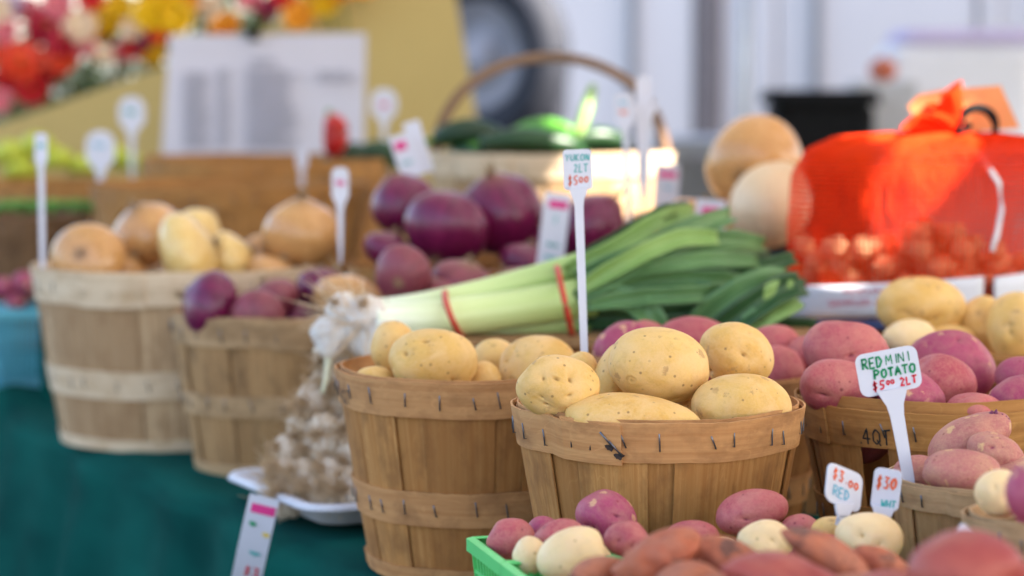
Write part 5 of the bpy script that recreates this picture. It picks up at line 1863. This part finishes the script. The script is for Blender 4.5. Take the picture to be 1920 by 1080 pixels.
# support crate for the bag
cr2 = empty('wooden_crate', (bctr.x, bctr.y, 0), 'wooden crate under the orange net bag', 'crate')
for k in range(5):
    b = MB()
    b.box((0, -0.096 + k * 0.048, bctr.z - 0.014), (0.28, 0.044, 0.008))
    b.build('slat', M['tanwood'], cr2)
for x_ in (-0.13, 0.13):
    b = MB()
    b.box((x_, 0, (bctr.z - 0.019) / 2), (0.014, 0.23, bctr.z - 0.020))
    b.build('end_board', M['tanwood'], cr2)
rs = random.Random(9)
pm = [onion_mesh('skin', M['pearl'], 30 + k, neck=0.35, nv=12, nu=18) for k in range(2)]
cnt = 0
pos = []
for lay in range(6):
    for tr in range(160):
        x_, y_ = rs.uniform(-1, 1), rs.uniform(-1, 1)
        if x_ * x_ + y_ * y_ > 0.80:
            continue
        top = 0.092 + 0.016 * math.sin(x_ * 4 + 1) - 0.010 * y_ - 0.010 * x_
        z_ = 0.010 + lay * 0.019
        if z_ > top:
            continue
        p = Vector((x_ * ba * 0.96, y_ * bb * 0.96, z_))
        if all((p - q).length > 0.0225 for q in pos):
            pos.append(p)
words_h = ['bottom layer', 'second layer', 'third layer', 'fourth layer', 'top layer']
for p in pos:
    if p.y > 0.05 and p.z < 0.06:
        continue
    cnt += 1
    hz = 'top of the heap' if p.z > 0.06 else 'lower part of the heap'
    e = empty('pearl_onion', bctr + p, f'small orange pearl onion inside the net bag, in the {hz}', 'pearl onion', 'pearl onions inside the orange net bag')
    s_ = rs.uniform(0.0115, 0.0145)
    e.scale = (s_, s_, s_)
    e.rotation_euler = (rs.uniform(0, 6), rs.uniform(0, 6), rs.uniform(0, 6))
    link('skin', pm[cnt % 2], e)

# ---- khaki flower display with price list
def slab(name, pts, d0, d1, mat, parent=None, th=0.02):
    """upright board through photo outline points at a tilted plane between d0 (left) and d1 (right)"""
    xs = [p[0] for p in pts]
    x0, x1 = min(xs), max(xs)
    c = [PT(x, y, d0 + (d1 - d0) * (x - x0) / (x1 - x0)) for x, y in pts]
    k = len(c)
    m = MB()
    m.add([*c, *[q + Vector((0, th, 0)) for q in c]], [tuple(range(k)), tuple(reversed(range(k, 2 * k)))] + [(i, (i + 1) % k, (i + 1) % k + k, i + k) for i in range(k)])
    return m.build(name, mat, parent)


khaki = plain('khaki_board', (0.50, 0.375, 0.15), 0.7, 0.2, var=0.06, scale=3)
fs = empty('flower_stand', PT(450, 300, 5.1), 'khaki painted flower stand with sloping top behind the baskets', 'flower stand')
bpy.context.view_layer.update()
for nm, pts, d0, d1 in (('side_panel', [(-260, 700), (-260, 330), (0, 232), (330, 118), (560, 28), (760, -60), (846, -60), (900, 262), (900, 700)], 5.0, 5.25),):
    o = slab(nm, pts, d0, d1, khaki)
    o.parent = fs
    o.matrix_parent_inverse = fs.matrix_world.inverted()
# sloping shelf behind the panel that carries the flowers
m = MB()
a, b_, c, d_ = PT(-260, 345, 5.03), PT(760, -40, 5.24), PT(760, -60, 5.24) + Vector((0, 0.7, 0.0)), PT(-260, 330, 5.03) + Vector((0, 0.7, 0.0))
m.add([a, b_, c, d_], [(0, 1, 2, 3)])
o = m.build('shelf', khaki)
o.parent = fs
o.matrix_parent_inverse = fs.matrix_world.inverted()

pl = empty('price_list', PT(500, 175, 4.75), 'white printed price list clipped up in front of the khaki flower stand', 'sign')
bpy.context.view_layer.update()
cn = [(318, 66), (686, 62), (682, 290), (302, 296)]
o = slab('sheet', cn, 4.74, 4.76, plain('list_paper', (0.60, 0.57, 0.65), 0.6, 0.2, var=0.02, scale=3), None, 0.004)
o.parent = pl
o.matrix_parent_inverse = pl.matrix_world.inverted()
m = MB()
rs = random.Random(3)
for col, (xa, xb, ya, yb) in enumerate(((345, 395, 136, 272), (408, 432, 130, 278), (462, 560, 130, 278), (470, 520, 110, 122), (596, 672, 134, 152))):
    y = ya
    while y < yb:
        w1 = (xb - xa) * rs.uniform(0.7, 1.0)
        q = [PT(xa, y, 4.732), PT(xa + w1, y, 4.732), PT(xa + w1, y + 4.2, 4.732), PT(xa, y + 4.2, 4.732)]
        m.add(q, [(0, 1, 2, 3)])
        y += 7.5
o = m.build('printed_lines', M['ink_grey'], kind='stuff')
o.parent = pl
o.matrix_parent_inverse = pl.matrix_world.inverted()
o = slab('clip', [(462, 50), (486, 50), (484, 76), (466, 76)], 4.725, 4.725, M['black'], None, 0.012)
o.parent = pl
o.matrix_parent_inverse = pl.matrix_world.inverted()
# stakes that hold the sheet
for xx in (330, 670):
    m = MB()
    m.tube([PT(xx, 290, 4.765), Vector((PT(xx, 290, 4.765).x, 4.765, -0.75))], 0.006, 6)
    o = m.build('stake', M['steel'])
    o.parent = pl
    o.matrix_parent_inverse = pl.matrix_world.inverted()


# flowers
def petal_mesh(mat, layers, seed):
    rs = random.Random(seed)
    m = MB()
    for L in range(layers):
        n = 13 - L * 2
        up = 0.15 + 0.35 * L
        ln = 1.0 - 0.22 * L
        for k in range(n):
            a = 2 * math.pi * (k + 0.5 * L + rs.uniform(-.15, .15)) / n
            ca, sa = math.cos(a), math.sin(a)
            rows = []
            for j in range(4):
                t = j / 3
                r = ln * t
                z = up * t * (1.2 - t * 0.5) + 0.1
                wd = 0.30 * ln * math.sin(math.pi * (0.15 + 0.75 * t)) 
                rows.append([(r * ca - wd * sa, r * sa + wd * ca, z + 0.05), (r * ca, r * sa, z), (r * ca + wd * sa, r * sa - wd * ca, z + 0.05)])
            m.grid(rows)
    return m.mesh('petals', mat, True)


FC = {'red': (0.62, 0.012, 0.02), 'crimson': (0.42, 0.005, 0.03), 'yellow': (0.85, 0.50, 0.01), 'orange': (0.85, 0.32, 0.02), 'scarlet': (0.75, 0.06, 0.02), 'pink': (0.72, 0.18, 0.22), 'cream': (0.80, 0.60, 0.42), 'lilac': (0.6, 0.45, 0.6), 'maroon': (0.20, 0.01, 0.05)}
FM = {}
cen = MB()
cen.tube([(0, 0, 0), (0, 0, 0.28), (0, 0, 0.34)], [0.22, 0.2, 0.05], 9)
CEN = cen.mesh('centre', plain('flower_centre', (0.30, 0.16, 0.02), 0.8), True)
stem_m = MB()
stem_m.tube([(0, 0, 0.1), (0.1, 0.1, -2.0), (0.0, 0.3, -4.0)], 0.07, 6)
STEMM = stem_m.mesh('stem', M['pod'], True)
fl = [('crimson', 92, 55, 90), ('crimson', 120, 78, 60), ('scarlet', 40, 118, 78), ('red', 85, 132, 84), ('red', 25, 150, 70), ('red', 62, 165, 64), ('scarlet', 120, 110, 64), ('scarlet', 12, 105, 50), ('pink', 10, 62, 50),
      ('pink', 45, 22, 60), ('lilac', 22, 5, 44), ('pink', 110, 8, 56), ('red', 170, -2, 50), ('cream', 150, 50, 60), ('yellow', 205, 38, 66), ('yellow', 222, 15, 56), ('orange', 188, 62, 40), ('cream', 178, 20, 40),
      ('yellow', 290, 24, 78), ('yellow', 330, 32, 66), ('yellow', 300, -8, 70), ('orange', 345, 5, 60), ('yellow', 288, 100, 46), ('red', 252, 92, 44), ('pink', 225, 100, 40), ('cream', 250, 55, 44), ('scarlet', 300, 62, 44), ('maroon', 270, 78, 36),
      ('orange', 422, 52, 60), ('cream', 395, 15, 50), ('pink', 470, 8, 50), ('maroon', 500, 16, 44), ('orange', 560, 28, 60), ('yellow', 610, 10, 54), ('orange', 640, -8, 50), ('red', 530, -6, 44), ('yellow', 590, -14, 50), ('orange', 680, -30, 60),
      ('pink', 160, 95, 44), ('cream', 190, 108, 44), ('pink', 0, 190, 44), ('cream', -10, 20, 60)]
colw = {'red': 'bright red', 'crimson': 'deep crimson', 'yellow': 'golden yellow', 'orange': 'orange', 'scarlet': 'scarlet', 'pink': 'pale pink', 'cream': 'cream coloured', 'lilac': 'lilac', 'maroon': 'maroon'}
seen = {}
ords = ['lowest', 'second lowest', 'third lowest', 'fourth lowest', 'fifth lowest', 'sixth lowest', 'seventh lowest', 'eighth lowest', 'ninth lowest', 'tenth lowest']
for (cname, x, y, dia) in sorted(fl, key=lambda q: -q[2]):
    key = cname
    if key not in FM:
        cc = FC[cname]
        FM[key] = petal_mesh(leaf_mat(cname + '_petal', cc, tuple(min(1, v * 1.25) for v in cc), 4), 3, len(FM))
    if x < 230:
        zone = 'left of the yellow ones' if x > 100 else 'at the left end'
    else:
        zone = 'above the price list' if x > 380 else 'in the middle of the flowers'
    k2 = (cname, zone)
    seen[k2] = seen.get(k2, 0) + 1
    dd = 5.12 + (0.2 * ((x * 7) % 10) / 10)
    e = empty('flower', PT(x, y, dd), f'{ords[seen[k2] - 1]} {colw[cname]} flower {zone} on the khaki stand', 'flower', 'cut flowers on the khaki stand')
    s_ = SZ(dia, dd) / 2 * 1.15
    e.scale = (s_, s_, s_)
    rr = random.Random(x)
    e.rotation_euler = (math.radians(rr.uniform(35, 80)), math.radians(rr.uniform(-25, 25)), 0)
    link('petals', FM[key], e)
    link('centre', CEN, e)
    link('stem', STEMM, e)
# leaves under the flowers
m = MB()
rs = random.Random(12)
for k in range(1500):
    x = rs.uniform(-150, 720)
    yb = 240 - x * 0.37
    y = yb - rs.uniform(0, 1) ** 1.3 * 160 - 4
    p = PT(x, y, 5.38 + rs.uniform(-0.14, 0.3))
    r = rs.uniform(0.012, 0.03)
    R_ = Euler((rs.uniform(0, 6), rs.uniform(0, 6), rs.uniform(0, 6))).to_matrix()
    m.add([p + R_ @ Vector(q) for q in ((-r, 0, 0), (0, r * 0.4, 0.003), (r, 0, 0), (0, -r * 0.4, -0.003))], [(0, 1, 2), (0, 2, 3)])
o = m.build('flower_foliage', leaf_mat('flower_leaf', (0.10, 0.16, 0.06), (0.30, 0.30, 0.16), 5), kind='stuff')

# ---- far background: white delivery truck, spare wheel, bins and cooler
white = plain('truck_white_paint', (0.66, 0.60, 0.59), 0.6, 0.2, var=0.04, scale=1)
greyp = plain('truck_grey_trim', (0.22, 0.22, 0.24), 0.5, 0.4)
dark = plain('dark_rubber', (0.022, 0.024, 0.034), 0.7, 0.3)
brownp = plain('door_post_paint', (0.16, 0.13, 0.13), 0.5, 0.4)
tk = empty('delivery_truck', (1.0, 9.6, -0.75), 'white box truck parked behind the stall, seen from the rear corner', 'truck')
tr = math.radians(-29)
tk.rotation_euler = (0, 0, tr)


def tbox(name, c, s_, mat, parent=tk, bev=0.0):
    m = MB()
    m.box(c, s_)
    return m.build(name, mat, parent)


# local: x across picture, z up from the street
tbox('body', (0.6, 1.3, 1.75), (5.2, 2.4, 2.5), white)
for xx in (-1.55, -0.28, -0.02, 0.9, 2.6):
    tbox('corner_post', (xx, 0.075, 1.75), (0.07 if xx != -0.28 else 0.10, 0.05, 2.46), brownp if xx == -0.28 else greyp if xx in (-1.55,) else white)
for xx, ww in ((-0.92, 1.15), (0.43, 0.80), (1.74, 1.60)):
    tbox('door_panel', (xx, 0.08, 1.92), (ww, 0.04, 2.0), white)
for xx in (-0.6, 0.2, 1.2):
    tbox('latch_bar', (xx, 0.04, 1.75), (0.03, 0.03, 2.3), greyp)
tbox('chassis_rail', (0.6, 1.3, 0.42), (5.0, 2.2, 0.14), greyp)
tbox('bumper', (0.6, 0.02, 0.62), (5.1, 0.12, 0.22), greyp)
for xx in (-1.3, 2.4):
    m = MB()
    m.tube([(xx - 0.12, 1.2, 0.42), (xx + 0.12, 1.2, 0.42)], 0.42, 28)
    m.build('wheel', dark, tk)
# spare wheel on a bracket
sp = empty('spare_wheel', PT(905, 105, 8.4), 'dark spare tyre with grey rim leaning upright behind the arched handle', 'wheel', rz=math.radians(-32))
m = MB()
ring = []
for k in range(41):
    a = 2 * math.pi * k / 40
    ring.append((0.262 * math.cos(a), 0, 0.262 * math.sin(a)))
m.tube(ring, 0.080, 12, cap=False)
m.build('tyre', dark, sp, smooth=True)
m = MB()
rowsr = []
for k in range(36):
    a = 2 * math.pi * k / 36
    rowsr.append([(r * math.cos(a), y, r * math.sin(a)) for r, y in ((0.0, -0.05), (0.06, -0.05), (0.08, 0.0), (0.16, -0.01), (0.19, -0.045), (0.20, 0.0))])
m.grid(rowsr, closed_u=True, thick=0.004)
m.build('rim', plain('wheel_grey', (0.24, 0.235, 0.26), 0.9, 0.1, var=0.3, scale=6), sp, smooth=True)
st = MB()
pz = sp.location.z
st.box((0, 0.12, -0.25 - (pz + 0.75 - 0.3) / 2 + 0.05), (0.5, 0.08, pz + 0.75 - 0.1))
st.build('bracket', dark, sp)

# black crate box and cooler standing on a folding table
ft = empty('folding_table', PT(1700, 300, 6.2), 'grey folding table behind the net bag', 'table')
ft.location.z = -0.75
tz = PT(1700, 262, 6.2).z + 0.75
m = MB()
m.box((0.12, 0.25, tz - 0.02), (1.5, 0.7, 0.04))
m.build('tabletop', plain('grey_table_top', (0.33, 0.33, 0.35), 0.5), ft)
m = MB()
m.box((0.12, -0.085, tz / 2 - 0.025), (1.48, 0.012, tz - 0.05))
m.build('skirt', plain('grey_skirt_cloth', (0.24, 0.235, 0.235), 0.8, 0.1), ft)
for xx in (-0.55, 0.8):
    m = MB()
    m.tube([(xx, 0.3, 0), (xx, 0.3, tz - 0.04)], 0.02, 8)
    m.build('leg', M['steel'], ft)


def bevel_box(name, c, s_, mat, parent=None, r=0.02, n=4):
    """box with rounded upright corners"""
    m = MB()
    pp = plate_pts(s_[0], s_[1], r, n)
    k = len(pp)
    z0, z1 = c[2] - s_[2] / 2, c[2] + s_[2] / 2
    ins = 1 - r * 0.6 / min(s_[0], s_[1])
    V = [(c[0] + a, c[1] + b, z0) for a, b in pp] + [(c[0] + a, c[1] + b, z1 - r * 0.5) for a, b in pp] + [(c[0] + a * ins, c[1] + b * ins, z1) for a, b in pp]
    F = [tuple(reversed(range(k))), tuple(range(2 * k, 3 * k))]
    for L in range(2):
        F += [(L * k + i, L * k + (i + 1) % k, (L + 1) * k + (i + 1) % k, (L + 1) * k + i) for i in range(k)]
    m.add(V, F)
    return m.build(name, mat, parent)


p = PT(1536, 172, 5.85)
bx = empty('black_bin', (p.x, 5.85, -0.75), 'tall black plastic bin in front of the folding table, behind the squash', 'bin')
bh = p.z + 0.75
bevel_box('tub', (0, 0, (bh - 0.03) / 2), (0.24, 0.24, bh - 0.03), M['black'], bx, 0.03)
bevel_box('lid', (0, 0, bh - 0.012), (0.265, 0.27, 0.034), M['black'], bx, 0.03)
p = PT(1800, 160, 6.2)
co = empty('cooler', (p.x, 6.3, ft.location.z + tz), 'white cooler box with a lilac lid at the upper right', 'cooler')
hh = p.z - co.location.z
bevel_box('tub', (0, 0, (hh + 0.10) / 2), (0.38, 0.28, hh + 0.10), plain('cooler_white', (0.72, 0.71, 0.76), 0.5, var=0.03), co, 0.04)
bevel_box('lid', (0.02, 0, hh + 0.125), (0.36, 0.28, 0.035), plain('lilac_plastic', (0.50, 0.42, 0.62), 0.5, var=0.03), co, 0.04)
p = PT(1655, 132, 6.0)
e = empty('squash', (p.x, p.y, p.z), 'small rust orange squash in front of the white cooler', 'squash')
e.scale = (0.034, 0.034, 0.034)
link('skin', onion_mesh('skin', plain('rust_squash_skin', (0.45, 0.10, 0.04), 0.5), 44, neck=0.1, lobes=0.15), e)
m = MB()
m.tube([(0, 0, 0.8), (0.1, 0, 1.25)], [0.12, 0.09], 7)
m.build('stalk', M['gstem'], e, smooth=True)
# it sits on a small grey box on the folding table
p2 = ft.location.z + tz
hb = p.z - 0.027 - p2
m = MB()
bx2 = bevel_box('storage_box', (0, 0, hb / 2), (0.16, 0.12, hb), plain('light_grey_card', (0.45, 0.44, 0.46), 0.6), None, 0.01)
bx2.location = (p.x, p.y, p2)
tag(bx2, 'light grey box under the small rust orange squash', 'box')
